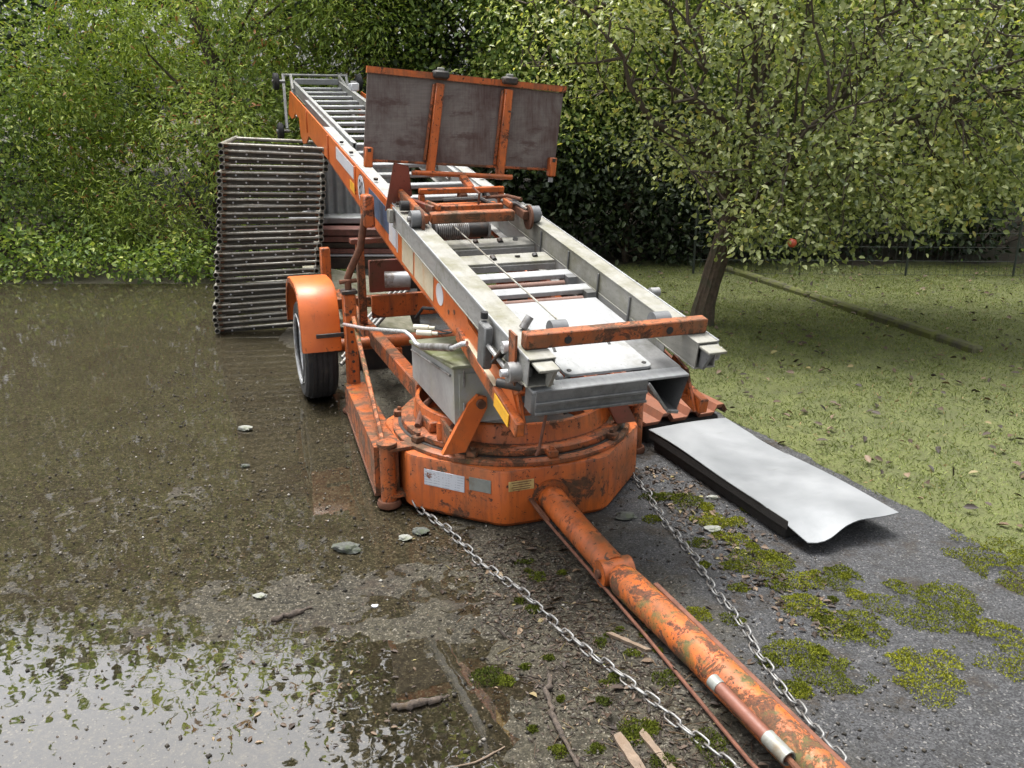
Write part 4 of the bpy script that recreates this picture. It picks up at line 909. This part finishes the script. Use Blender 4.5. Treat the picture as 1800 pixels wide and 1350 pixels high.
m.add(vs_, fs); o = m.build('metal_sheet', 'sheet_metal', angle=60); o.location = (.948, 4.33, .118); o.rotation_euler = (0, 0, R(21)); tag(o, 'large pale grey sheet metal panel with a crumpled near corner', 'metal sheet')
MB().box((-.238, -1.14, -.046), (-.234, -.003, -.007), .001).build('folded_edge', 'dark_underside', o)
MB().box((.234, -1.14, -.046), (.238, -.003, -.007), .001).build('folded_edge', 'dark_underside', o)
o = MB().box((-.215, -1.10, .0), (.225, -.01, .062), .01).build('shade_fill', 'dark_underside'); o.location = (.948, 4.33, .006); o.rotation_euler = (0, 0, R(21)); tag(o, 'dark fill in place of the shade under the large pale metal sheet', 'slab')  # added dark block, its colour stands in for shade below the panel

# ================================================================ vegetation
def rand_unit(n): return unit(RNG.normal(size=(n, 3)))
def cluster_leaves(cent, per, spread, L, W, rich, droop=.35, out=None, vmul=(1, 1, .8)):
    n = len(cent)*per; c = np.repeat(cent, per, 0); off = RNG.normal(size=(n, 3))*spread*np.array(vmul); pos = c+off
    d = unit(off/spread*.8+rand_unit(n)*.9+np.array([0, 0, -droop])); nn = unit(rand_unit(n)*.65+np.array([0, 0, .75])+(0 if out is None else np.repeat(out, per, 0)*.75))
    l = L*RNG.uniform(.65, 1.25, n); w = W*RNG.uniform(.75, 1.2, n)*l/L
    base = np.repeat(RNG.uniform(-.28, .30, len(cent)), per); r = np.clip(RNG.beta(2, 2.2, n)+base, 0, 1)
    return leaves(pos, d, nn, l, w, r, .16, rich)
def branch_mesh(paths):
    m = MB()
    for pts, rr, n in paths: m.tube(pts, rr, n)
    return m
def crooked(a, b, k, wob):
    a = np.asarray(a, float); b = np.asarray(b, float); r = []
    for i in range(k+1):
        t = i/k; p = a+(b-a)*t
        if 0 < i < k: p = p+RNG.normal(size=3)*wob*np.array([1, 1, .6])
        r.append(p)
    return r
def tree(name, base, rx, ry, z0, z1, mat, label, group, n_lo, n_hi, leafL, leafW, per=34, spread=.22, zsplit=3.4, shell=.45, trunk_r=.12, gap=.45, cat='tree'):
    bx, by = base; bz = float(bank_h(np.array(bx), np.array(by))) if by > 9.4 else 0.
    root = empty(name, (bx, by, bz), label=label, cat=cat, group=group)
    def cents(n, za, zb):
        out = []
        while len(out) < n:
            p = RNG.uniform(-1, 1, 3); rr = math.hypot(p[0], p[1])
            z = RNG.uniform(za, zb); hh = (z-z0)/(z1-z0); k = math.sqrt(max(.05, 1-(2*hh-.85)**2/1.9))*(1+.25*math.sin(5*math.atan2(p[1], p[0])+z*1.7)*.6)
            if rr > k or rr < k*shell*RNG.uniform(0, 1): continue
            if vnoise(np.array((p[0]*rx+bx)*1.7), np.array(z*1.9+p[1]*ry*.8), 83) < gap: continue
            out.append((p[0]*rx, p[1]*ry, z))
        return np.array(out)
    parts = []
    lo = cents(n_lo, z0, min(zsplit, z1)); parts.append(cluster_leaves(lo, per, spread, leafL, leafW, True, out=unit(lo*[1/rx, 1/ry, .15])))
    if z1 > zsplit and n_hi:
        hi = cents(n_hi, zsplit, z1); parts.append(cluster_leaves(hi, 26, spread*2.2, leafL*2.6, leafW*2.6, False))
    v, f, sz, r = merge(parts); c = link('crown', npmesh('crown', v, f, sz, r), mat, root); c['kind'] = 'stuff'
    top = V(0, 0, z1*.8); ps = [(crooked((0, 0, -.15), top, 7, .10), list(np.linspace(trunk_r, trunk_r*.25, 8)), 8)]
    trunk_pts = ps[0][0]
    sel = lo[RNG.choice(len(lo), min(26, len(lo)), False)]
    for q in sel:
        i = int(np.clip(q[2]/top[2]*7-1, 0, 6)); ps.append((crooked(trunk_pts[i], q, 4, .08), [trunk_r*.32, trunk_r*.24, trunk_r*.17, trunk_r*.1, .004], 6))
    branch_mesh(ps).build('trunk', 'twig', root, 60)
    return root
G = 'trees along the back of the yard'
tree('leafy_tree', (-6.6, 10.9), 2.2, 1.5, .05, 6, 'leaf_hazel', 'mid green leafy tree farther out beyond the scaffold stack and the willow', G, 340, 80, .054, .035, 84)
tree('willow_tree', (-3.55, 10.85), 2.15, 1.35, .05, 6.3, 'leaf_willow', 'bright yellow green willow with narrow leaves behind the scaffold stack', G, 580, 90, .066, .0195, 112, .19)
tree('dark_tree', (-1.25, 11.9), 1.35, 1.2, .1, 9.0, 'leaf_dark', 'dark green tree in the gap between the willow and the platform', G, 230, 200, .09, .05)
tree('hazel_tree', (.35, 11.0), 1.75, 1.25, .9, 7, 'leaf_hazel', 'green hazel with round leaves straight behind the folded platform', G, 450, 110, .053, .042, 98, .2)
tree('leafy_tree', (2.9, 11.6), 2.0, 1.4, 1.1, 7, 'leaf_hazel', 'mid green leafy tree behind the crown of the apple tree', G, 340, 100, .054, .036, 84)
tree('leafy_tree', (5.9, 11.0), 2.2, 1.5, .3, 7, 'leaf_hazel', 'mid green leafy tree behind the wire fence, away from the trailer', G, 310, 90, .054, .036, 80)
GH = 'dark shrubs along the lawn'
for (x, y, lb) in ((-.75, 10.2, 'dark evergreen shrub behind the ladder, next to the boards'), (.35, 10.25, 'dark evergreen shrub straight behind the lift carriage'), (1.4, 10.3, 'dark evergreen shrub behind the middle of the lawn edge'), (2.45, 10.35, 'dark evergreen shrub behind the apple tree trunk'), (3.7, 10.5, 'dark evergreen shrub behind the wire fence by the apple tree'), (5.2, 10.4, 'dark evergreen shrub behind the wire fence, far from the trailer')):
    tree('evergreen_shrub', (x, y), .82, .55, .03, 1.95, 'leaf_dark', lb, GH, 130, 0, .075, .045, 34, .16, 3.4, .2, .04, gap=.2, cat='shrub')
# the wood behind, one mass
cw = np.stack([RNG.uniform(-17, 17, 1700), RNG.uniform(13.2, 16.5, 1700), 7.0*RNG.random(1700)**1.15+.2], 1)
v, f, sz, r = cluster_leaves(cw, 22, .5, .26, .17, False)
tag(link('woodland', npmesh('woodland', v, f, sz, r*.9), 'leaf_dark'), 'dark dense wood closing off the view behind the trees', 'woodland', kind='stuff')

cu_ = np.stack([RNG.uniform(-11, -1.9, 420), RNG.uniform(9.0, 9.7, 420), .42*RNG.random(420)**1.5+.03], 1)
v, f, sz, r = cluster_leaves(cu_, 26, .12, .06, .035, True)
tag(link('undergrowth', npmesh('undergrowth', v, f, sz, r), 'leaf_hazel'), 'low green weeds growing along the foot of the willow', 'weeds', kind='stuff')

# apple tree on the lawn
def apple_tree():
    root = empty('apple_tree', (1.57, 6.98, 0), label='apple tree with a leaning trunk standing on the lawn', cat='tree')
    t = [V(0, 0, -.05), V(.03, .01, .2), V(.09, .02, .45), V(.16, .03, .75), V(.25, .04, 1.05)]
    ps = [(t, [.105, .083, .078, .08, .085], 14)]; nodes = [(t[-1], .07)]
    limbs = [(-1.0, -.2, 2.4), (-.55, .35, 2.9), (.1, -.5, 2.9), (.55, .25, 3.5), (1.3, -.35, 2.6), (1.9, .2, 2.2), (2.4, -.1, 3.0), (1.2, .5, 3.6), (-.35, -.6, 2.3), (.65, -.75, 1.75), (1.7, -.7, 1.9), (3.0, .2, 2.4)]
    for q in limbs:
        pts = crooked(t[-1]-V(0, 0, .1), V(*q), 6, .09); ps.append((pts, [.055, .045, .036, .028, .02, .013, .006], 8))
        nodes += [(p, .02) for p in pts[1:]]
        for k in range(3, 7):
            for j in range(2):
                e = pts[k]+V(*(RNG.normal(size=3)*.34))+V(0, 0, .42); pp = crooked(pts[k], e, 4, .04); ps.append((pp, [.014, .011, .008, .006, .003], 6)); nodes += [(p, .008) for p in pp[1:]]
    N_ = np.array([n[0] for n in nodes])
    cents = []
    while len(cents) < 1150:
        p = V(RNG.uniform(-1.75, 4.0), RNG.uniform(-1.25, 1.2), RNG.uniform(.7, 4.6))
        e = ((p[0]-1.1)/2.75)**2+((p[1])/1.3)**2+((p[2]-2.45)/2.05)**2
        lob = 1+.30*(vnoise(np.array(p[0]*1.6+9), np.array(p[2]*1.6+p[1]), 77)-.55)
        if e > lob or e < .16*RNG.random(): continue
        zmin = 1.55-.45*sstep(-1.1, .1, p[0])-.36*math.exp(-((p[0]-.45)/.5)**2)*(1 if p[1] < .1 else 0)-.15*math.exp(-((p[0]-1.3)/.4)**2)
        if p[2] < zmin: continue
        if vnoise(np.array(p[0]*2.1+3), np.array(p[2]*2.1+p[1]*1.3), 78) < .40: continue
        cents.append(p)
    cents += [V(RNG.uniform(-.05, 1.9), RNG.uniform(-1.1, -.15), 0) for _ in range(150)]
    for c in cents[-150:]: c[2] = RNG.uniform(.72+.30*abs(c[0]-.45)+.06*math.sin(c[0]*9), 1.6)
    cents = np.array(cents)
    for c in cents[::2]:
        i = np.argmin(np.linalg.norm(N_-c, axis=1)+.15*np.maximum(0, N_[:, 2]-c[2])); a = N_[i]
        if np.linalg.norm(a-c) < .7: ps.append((crooked(a, c+(c-a)*.12, 3, .03), [.008, .006, .005, .003], 5))
    for k in range(60):
        c = cents[RNG.integers(len(cents))]; c = V(c[0], c[1], max(c[2], 1.7)); ps.append((crooked(c-V(0, 0, .25), c+V(RNG.normal()*.1, RNG.normal()*.1, .45), 3, .025), [.007, .006, .005, .003], 5))
    branch_mesh(ps[1:]).build('limbs', 'twig', root, 60)
    # bark-ridged trunk
    m = MB(); n = 40; rings = 26; vs_ = []
    for j in range(rings+1):
        s = j/rings*(len(t)-1); i = min(int(s), len(t)-2); p = t[i]+(t[i+1]-t[i])*(s-i); rr = np.interp(s, range(len(t)), [.118, .086, .078, .08, .09])
        for k in range(n):
            a = 2*math.pi*k/n; rid = .010*(vnoise(np.array(k*.9), np.array(j*.28), 5)-.5)+.006*math.sin(k*2.4+j*.15); vs_.append(p+V(math.cos(a), math.sin(a), 0)*(rr+rid))
    m.add(vs_, [(j*n+k, j*n+(k+1) % n, (j+1)*n+(k+1) % n, (j+1)*n+k) for j in range(rings) for k in range(n)]); m.build('trunk', 'bark', root, 60)
    parts = [cluster_leaves(cents, 42, .125, .043, .027, True, .3, out=unit((cents-[1.1, 0, 2.3])*[.4, .8, .5]))]
    v, f, sz, r = merge(parts); c = link('crown', npmesh('crown', v, f, sz, r), 'leaf_apple', root); c['kind'] = 'stuff'
    # single leaves in front, low on the near side
    lf = []
    for k in range(4):
        v, f, sz, r = leaves(np.zeros((1, 3)), np.array([[1., 0, 0]]), np.array([[0, 0, 1.]]), np.array([.054]), np.array([.034]), np.array([(.35, .6, .8, .9)[k]]), .18, True)
        me = npmesh('leaf', v, f, sz, r); me.materials.append(MAT['leaf_apple']); lf.append(me)
    near = cents[np.argsort(cents[:, 1]+cents[:, 2]*.25+np.abs(cents[:, 0]-.4)*.2)[:100]]
    for c in near:
        for k in range(3):
            o = link('leaf', lf[RNG.integers(4)], None, root); o.location = c+RNG.normal(size=3)*.10+V(0, -.05, 0); o.rotation_euler = (RNG.normal()*.6, .5+RNG.normal()*.5, RNG.uniform(0, 6.28))
    am = MB().lathe([(0, .028), (.008, .030), (.022, .026), (.031, .008), (.029, -.010), (.018, -.027), (.006, -.026), (0, -.024)], n=16, closed=False).mesh('apple', 80); am.materials.append(MAT['apple_red'])
    for p in ((.38, -1.02, .86),):
        o = link('apple', am, None, root); o.location = p; o.rotation_euler = (.2, .1, p[0])
apple_tree()

# wire fence and mossy edging behind the apple tree
fn = empty('wire_fence', (2.0, 9.35, 0), label='green wire mesh fence with thin posts behind the apple tree', cat='fence')
for x in (0, 1.15, 2.3, 3.45, 4.6): MB().tube([V(x, -.04*x, -.05), V(x, -.04*x, .75)], .012, 10).build('post', 'fence_green', fn)
m = MB()
for z in (.05, .2, .35, .5, .65, .78): m.tube([V(0, .012, z), V(4.6, -.184+.012, z)], .0022, 4)
for i in range(62): x = .075*i; m.tube([V(x, -.04*x+.012, .05), V(x, -.04*x+.012, .78)], .0018, 4)
w = m.build('wire_mesh', 'fence_green', fn); w['kind'] = 'stuff'
kb = empty('edging_kerb', (2.45, 9.45, 0), label='low mossy edging kerb between the lawn and the wire fence', cat='kerb')
for i in range(9): MB().hexa(V(.115*i+.02*random.random(), -.40*i, .04+.012*random.random()), (nrm(V(.115, -.40, 0)), nrm(V(.40, .115, 0)), V(0, 0, 1)), (.40, .10, .10), .02).build('edging_stone', 'mossy_stone', kb)

# ---------------------------------------------------------------- grass, moss, litter (ground cover)
def grass():
    n = 420000; x = RNG.uniform(-.8, 7.5, n); y = 3.0+7.0*RNG.random(n)**1.0; keep = (x-lawn_edge(y) > .0) & (x < .72*y+.4) & (y < 9.9); x, y = x[keep], y[keep]
    dens = fbm(x*3, y*3, 91); keep = RNG.random(len(x)) < .35+1.1*(dens-.25); x, y = x[keep], y[keep]
    n = len(x); p = np.stack([x, y, lawn_h(x, y)-.004], 1); d = unit(RNG.normal(size=(n, 3))*[1, 1, .4]+[0, 0, .75]); L = RNG.uniform(.014, .036, n)*(.7+.7*fbm(x*1.5, y*1.5, 93)); W = RNG.uniform(.003, .0065, n)
    r = np.clip(RNG.beta(2, 3, n)*.85+.35*(fbm(x*1.1, y*1.1, 95)-.4), 0, 1); r[RNG.random(n) < .02] = 1
    v, f, sz, rr = leaves(p, d, unit(rand_unit(n)+[0, -.3, .4]), L, W, r, .05, False)
    tag(link('grass', npmesh('grass', v, f, sz, rr), 'grass'), 'short patchy green lawn grass around the apple tree', 'grass', kind='stuff')
grass()
def moss():
    cs = [(1.0, 3.02, .13), (1.10, 2.88, .08), (.93, 2.42, .10), (1.02, 2.30, .12), (1.05, 2.70, .10), (.86, 2.98, .05), (.80, 3.58, .09), (.86, 3.40, .08), (.72, 3.62, .07), (1.18, 2.55, .12), (1.25, 2.9, .1), (.78, 2.62, .05), (.92, 3.22, .07),
          (-.08, 2.31, .055), (-.02, 2.29, .03), (.36, 2.05, .06), (.48, 2.28, .04), (.55, 1.98, .07), (.30, 2.35, .04), (.42, 1.92, .05), (.58, 2.62, .045), (.66, 2.64, .05), (.62, 3.40, .05), (.66, 3.62, .07), (1.3, 2.3, .15), (1.5, 2.7, .2), (1.7, 2.4, .2), (2.0, 3.0, .25), (.05, 3.02, .05), (.1, 2.92, .04)]
    cs += [(RNG.uniform(.75, 1.3), RNG.uniform(2.2, 3.6), RNG.uniform(.02, .05)) for _ in range(26)]+[(RNG.uniform(0, .6), RNG.uniform(1.8, 3.0), RNG.uniform(.012, .03)) for _ in range(30)]
    P_, R_ = [], []
    for k, (cx, cy, r) in enumerate(cs):
        n = int(26000*r*r*6)+250; a = RNG.uniform(0, 6.28, n); q = np.sqrt(RNG.random(n)); rr = r*(.55+.9*fbm(np.cos(a)*1.7+k*3.1, np.sin(a)*1.7+k, 51)); x = cx+q*rr*np.cos(a); y = cy+q*rr*np.sin(a)
        keep = fbm(x*14, y*14, 57, 5)+.25*(1-q) > .44; x, y, q2 = x[keep], y[keep], q[keep]
        P_.append(np.stack([x, y, np.maximum(hA(x, y), 0)+(.55*r*.35+.006)*(1-q2**2)*fbm(x*30, y*30, 55)], 1)); R_.append(np.clip(.15+.75*vnoise(np.full(len(x), k*1.7), np.zeros(len(x)), 3)+RNG.normal(size=len(x))*.14, 0, 1)*(1 if cx > .6 else .45))
    p = np.concatenate(P_); r = np.concatenate(R_); n = len(p); d = unit(RNG.normal(size=(n, 3))*[.8, .8, .3]+[0, 0, .8])
    v, f, sz, rr = leaves(p, d, rand_unit(n), RNG.uniform(.004, .010, n), RNG.uniform(.003, .006, n), r, .1, False)
    tag(link('moss', npmesh('moss', v, f, sz, rr), 'moss'), 'cushions of green moss growing on the asphalt around the drawbar', 'moss', kind='stuff')
moss()
def litter():
    parts = []
    def sc(n, fx, L, W, zoff=.003, tilt=.25, rl=(0, 1), rich=True):
        x, y = fx(n); p = np.stack([x, y, np.maximum(hA(x, y), 0)+zoff], 1); 
        d = unit(np.stack([RNG.normal(size=len(x)), RNG.normal(size=len(x)), RNG.normal(size=len(x))*tilt], 1)); nn = unit(RNG.normal(size=(len(x), 3))*tilt+[0, 0, 1])
        l = L*RNG.uniform(.5, 1.3, len(x)); parts.append(leaves(p, d, nn, l, W*l/L, RNG.uniform(rl[0], rl[1], len(x))**1.3, .22, rich))
    sc(2600, lambda n: (lambda t, o: (.10+.55*t+o*.34-.1, 3.25-1.55*t+o*.15))(RNG.random(n), RNG.normal(size=n)*.45), .015, .007, .003, .4, (0, .72)); sc(150, lambda n: (lambda t, o: (.10+.55*t+o*.34-.1, 3.25-1.55*t+o*.15))(RNG.random(n), RNG.normal(size=n)*.45), .040, .020, .004, .3); sc(1500, lambda n: (lambda t, o: (.10+.55*t+o*.34-.1, 3.25-1.55*t+o*.15))(RNG.random(n), RNG.normal(size=n)*.5), .055, .0022, .004, .12, (.2, 1))
    sc(900, lambda n: (lambda t, o: (-.30+.80*t+o*.1, 3.3-1.6*t))(RNG.random(n), RNG.normal(size=n)), .015, .006)
    sc(800, lambda n: (lambda t, o: (.68+.42*t+o*.09, 4.0-1.5*t))(RNG.random(n), RNG.normal(size=n)), .028, .015)
    sc(700, lambda n: (RNG.uniform(-1.6, .1, n), RNG.uniform(1.8, 4.8, n)), .014, .006, .001, .15)
    sc(120, lambda n: (RNG.uniform(-.95, -.3, n), RNG.uniform(2.0, 2.6, n)), .024, .010, .001, .15)
    v, f, sz, r = merge(parts); tag(link('leaf_litter', npmesh('leaf_litter', v, f, sz, r), 'litter'), 'brown fallen leaves scattered over the wet yard', 'leaf litter', kind='stuff')
    # leaves on the lawn
    n = 900; x = RNG.uniform(0, 6, n); y = RNG.uniform(3.2, 9.6, n); k = x-lawn_edge(y) > .05; x, y = x[k], y[k]; n = len(x)
    v, f, sz, r = leaves(np.stack([x, y, lawn_h(x, y)+.022], 1), unit(RNG.normal(size=(n, 3))*[1, 1, .3]), unit(RNG.normal(size=(n, 3))*.35+[0, 0, 1]), RNG.uniform(.03, .065, n), RNG.uniform(.02, .035, n), RNG.random(n), .2, True)
    tag(link('fallen_leaves', npmesh('fallen_leaves', v, f, sz, r), 'litter'), 'brown and yellow fallen leaves lying in the lawn grass', 'leaf litter', kind='stuff')
    # grit: little stones
    n = 20000; x = RNG.uniform(-2.4, 1.3, n); y = 1.5+4.2*RNG.random(n)**1.3; kp = (RNG.random(n) < .22) | (y > 2.75) | (x > -.2); x, y = x[kp], y[kp]; n = len(x); s = .0014+.0075*RNG.random(n)**5; zz_ = np.maximum(hA(x, y), -.0005)
    base_ = np.array([[1, 0, 0], [0, 1, 0], [-1, 0, 0], [0, -1, 0], [0, 0, .8], [0, 0, -.4]]); v = (np.stack([x, y, zz_+s*.3], 1)[:, None, :]+base_[None]*s[:, None, None]*RNG.uniform(.6, 1.4, (n, 6, 1))).reshape(-1, 3)
    tri = np.array([[0, 1, 4], [1, 2, 4], [2, 3, 4], [3, 0, 4], [1, 0, 5], [2, 1, 5], [3, 2, 5], [0, 3, 5]]); f = (tri[None]+(np.arange(n)*6)[:, None, None]).ravel()
    tag(link('grit', npmesh('grit', v, f, np.full(n*8, 3), np.repeat(RNG.beta(1.1, 1.9, n), 6)), 'grit'), 'small loose grit and crumbs lying over the asphalt', 'grit', kind='stuff')
litter()
# single sticks, stones
def stick(pts, r, label, mat='dead_wood', grp=None):
    pts = [V(x, y, max(float(hA(np.array(x), np.array(y))), 0)+z) for x, y, z in pts]; o0 = pts[0]
    rr0 = list(np.linspace(r, r*.55, len(pts))) if not hasattr(r, '__len__') else r; q = []; rq = []
    for i in range(len(pts)-1):
        for j in range(5):
            t_ = j/5; rad = (rr0[i]*(1-t_)+rr0[i+1]*t_)*random.uniform(.62, 1.2); q.append(pts[i]*(1-t_)+pts[i+1]*t_+V(random.gauss(0, 1), random.gauss(0, 1), .3*random.gauss(0, 1))*rr0[i]*.35); rq.append(rad)
    q.append(pts[-1]); rq.append(rr0[-1]*.5)
    mb = MB().tube([p-o0 for p in q], rq, 8); ob = mb.build('stick', mat, None, 70); ob.location = o0; tag(ob, label, 'stick', grp)
stick([(.12, 2.30, .012), (.11, 2.20, .014), (.12, 2.10, .012), (.15, 2.00, .013), (.18, 1.90, .012)], .011, 'long crooked grey stick lying on the ground by the chain')
stick([(-.36, 2.16, .006), (-.30, 2.165, .010), (-.23, 2.19, .008), (-.19, 2.21, .006)], [.011, .012, .010, .004], 'thick pinkish piece of bark at the edge of the puddle')
for (x0, y0, x1, y1, w_, lb) in ((.33, 2.52, .45, 2.42, .016, 'short pale split lath lying between chain and drawbar'), (.30, 2.03, .36, 1.86, .032, 'pale broken batten lying by the chain near the moss'), (.37, 2.04, .45, 1.85, .024, 'narrow pale broken batten lying beside the wider one')):
    z0 = max(float(hA(np.array(x0), np.array(y0))), 0)+.010; z1 = max(float(hA(np.array(x1), np.array(y1))), 0)+.008
    d_ = V(x1-x0, y1-y0, z1-z0); sd_ = nrm(np.cross(d_, (0, 0, 1)))*w_/2; mb = MB(); vs_ = []
    for k in range(8):
        t_ = k/7; c_ = d_*t_; ww = sd_*random.uniform(.75, 1.05); jag = d_*(random.uniform(-.05, .05) if k in (0, 7) else 0)
        vs_ += [c_-ww+jag, c_+ww-jag, c_+ww-jag+V(0, 0, .011), c_-ww+jag+V(0, 0, .010+.003*random.random())]
    mb.add(vs_, [(i*4+k, i*4+(k+1) % 4, (i+1)*4+(k+1) % 4, (i+1)*4+k) for i in range(7) for k in range(4)]+[(0, 1, 2, 3), (28, 29, 30, 31)])
    o = mb.build('batten', 'pale_wood'); o.location = (x0, y0, z0-.008); tag(o, lb, 'batten')
stick([(-.85, 2.62, .006), (-.78, 2.66, .006), (-.72, 2.70, .004)], [.010, .012, .004], 'small pink tuft of rotten wood in the puddle')
stick([(-.02, 1.99, .004), (-.10, 1.93, .004), (-.20, 1.90, .004)], .003, 'thin bent white twig in the puddle corner', 'pale_wood')
for (x, y, s, mt, lb) in ((-.68, 3.14, .045, 'stone_dark', 'dark flat mossy stone in the wet yard'), (-1.52, 4.56, .035, 'stone_pale', 'pale crumbled stone on the wet ground before the fender'), (-1.36, 4.02, .02, 'stone_dark', 'small dark pebble in the wet yard before the wheel'), (-.39, 3.30, .030, 'stone_dark', 'dark lump beside the chain below the white label'), (-.45, 3.24, .024, 'stone_pale', 'greyish lump next to the dark one by the chain'), (.86, 3.30, .028, 'stone_pale', 'pale stone on the moss strip beside the grey sheet'), (.93, 3.62, .022, 'stone_pale', 'pale rounded pebble under the long edge of the grey sheet'), (-.93, 2.78, .022, 'stone_pale', 'pale bluish stone at the puddle edge'), (-.50, 2.72, .011, 'white_print', 'small white crumb on the brown algae'), (.50, 3.42, .04, 'stone_dark', 'dark clod beside the turntable base')):
    n_, k_ = 14, 9; m = MB(); vs_ = []
    for j in range(k_):
        ph = math.pi*j/(k_-1)
        for i in range(n_):
            th = 2*math.pi*i/n_; q = .55+.85*float(vnoise(np.array(math.cos(th)*2.2+j*.9+x*7), np.array(math.sin(th)*2.2+y*5+j*.5), 8)); vs_.append(V(math.sin(ph)*math.cos(th)*q*1.2, math.sin(ph)*math.sin(th)*q*.8, math.cos(ph)*.42)*s)
    m.add(vs_, [(j*n_+i, j*n_+(i+1) % n_, (j+1)*n_+(i+1) % n_, (j+1)*n_+i) for j in range(k_-1) for i in range(n_)]); o = m.build('stone', mt, None, 22); o.location = (x, y, max(float(hA(np.array(x), np.array(y))), 0)+s*.25); tag(o, lb, 'stone')
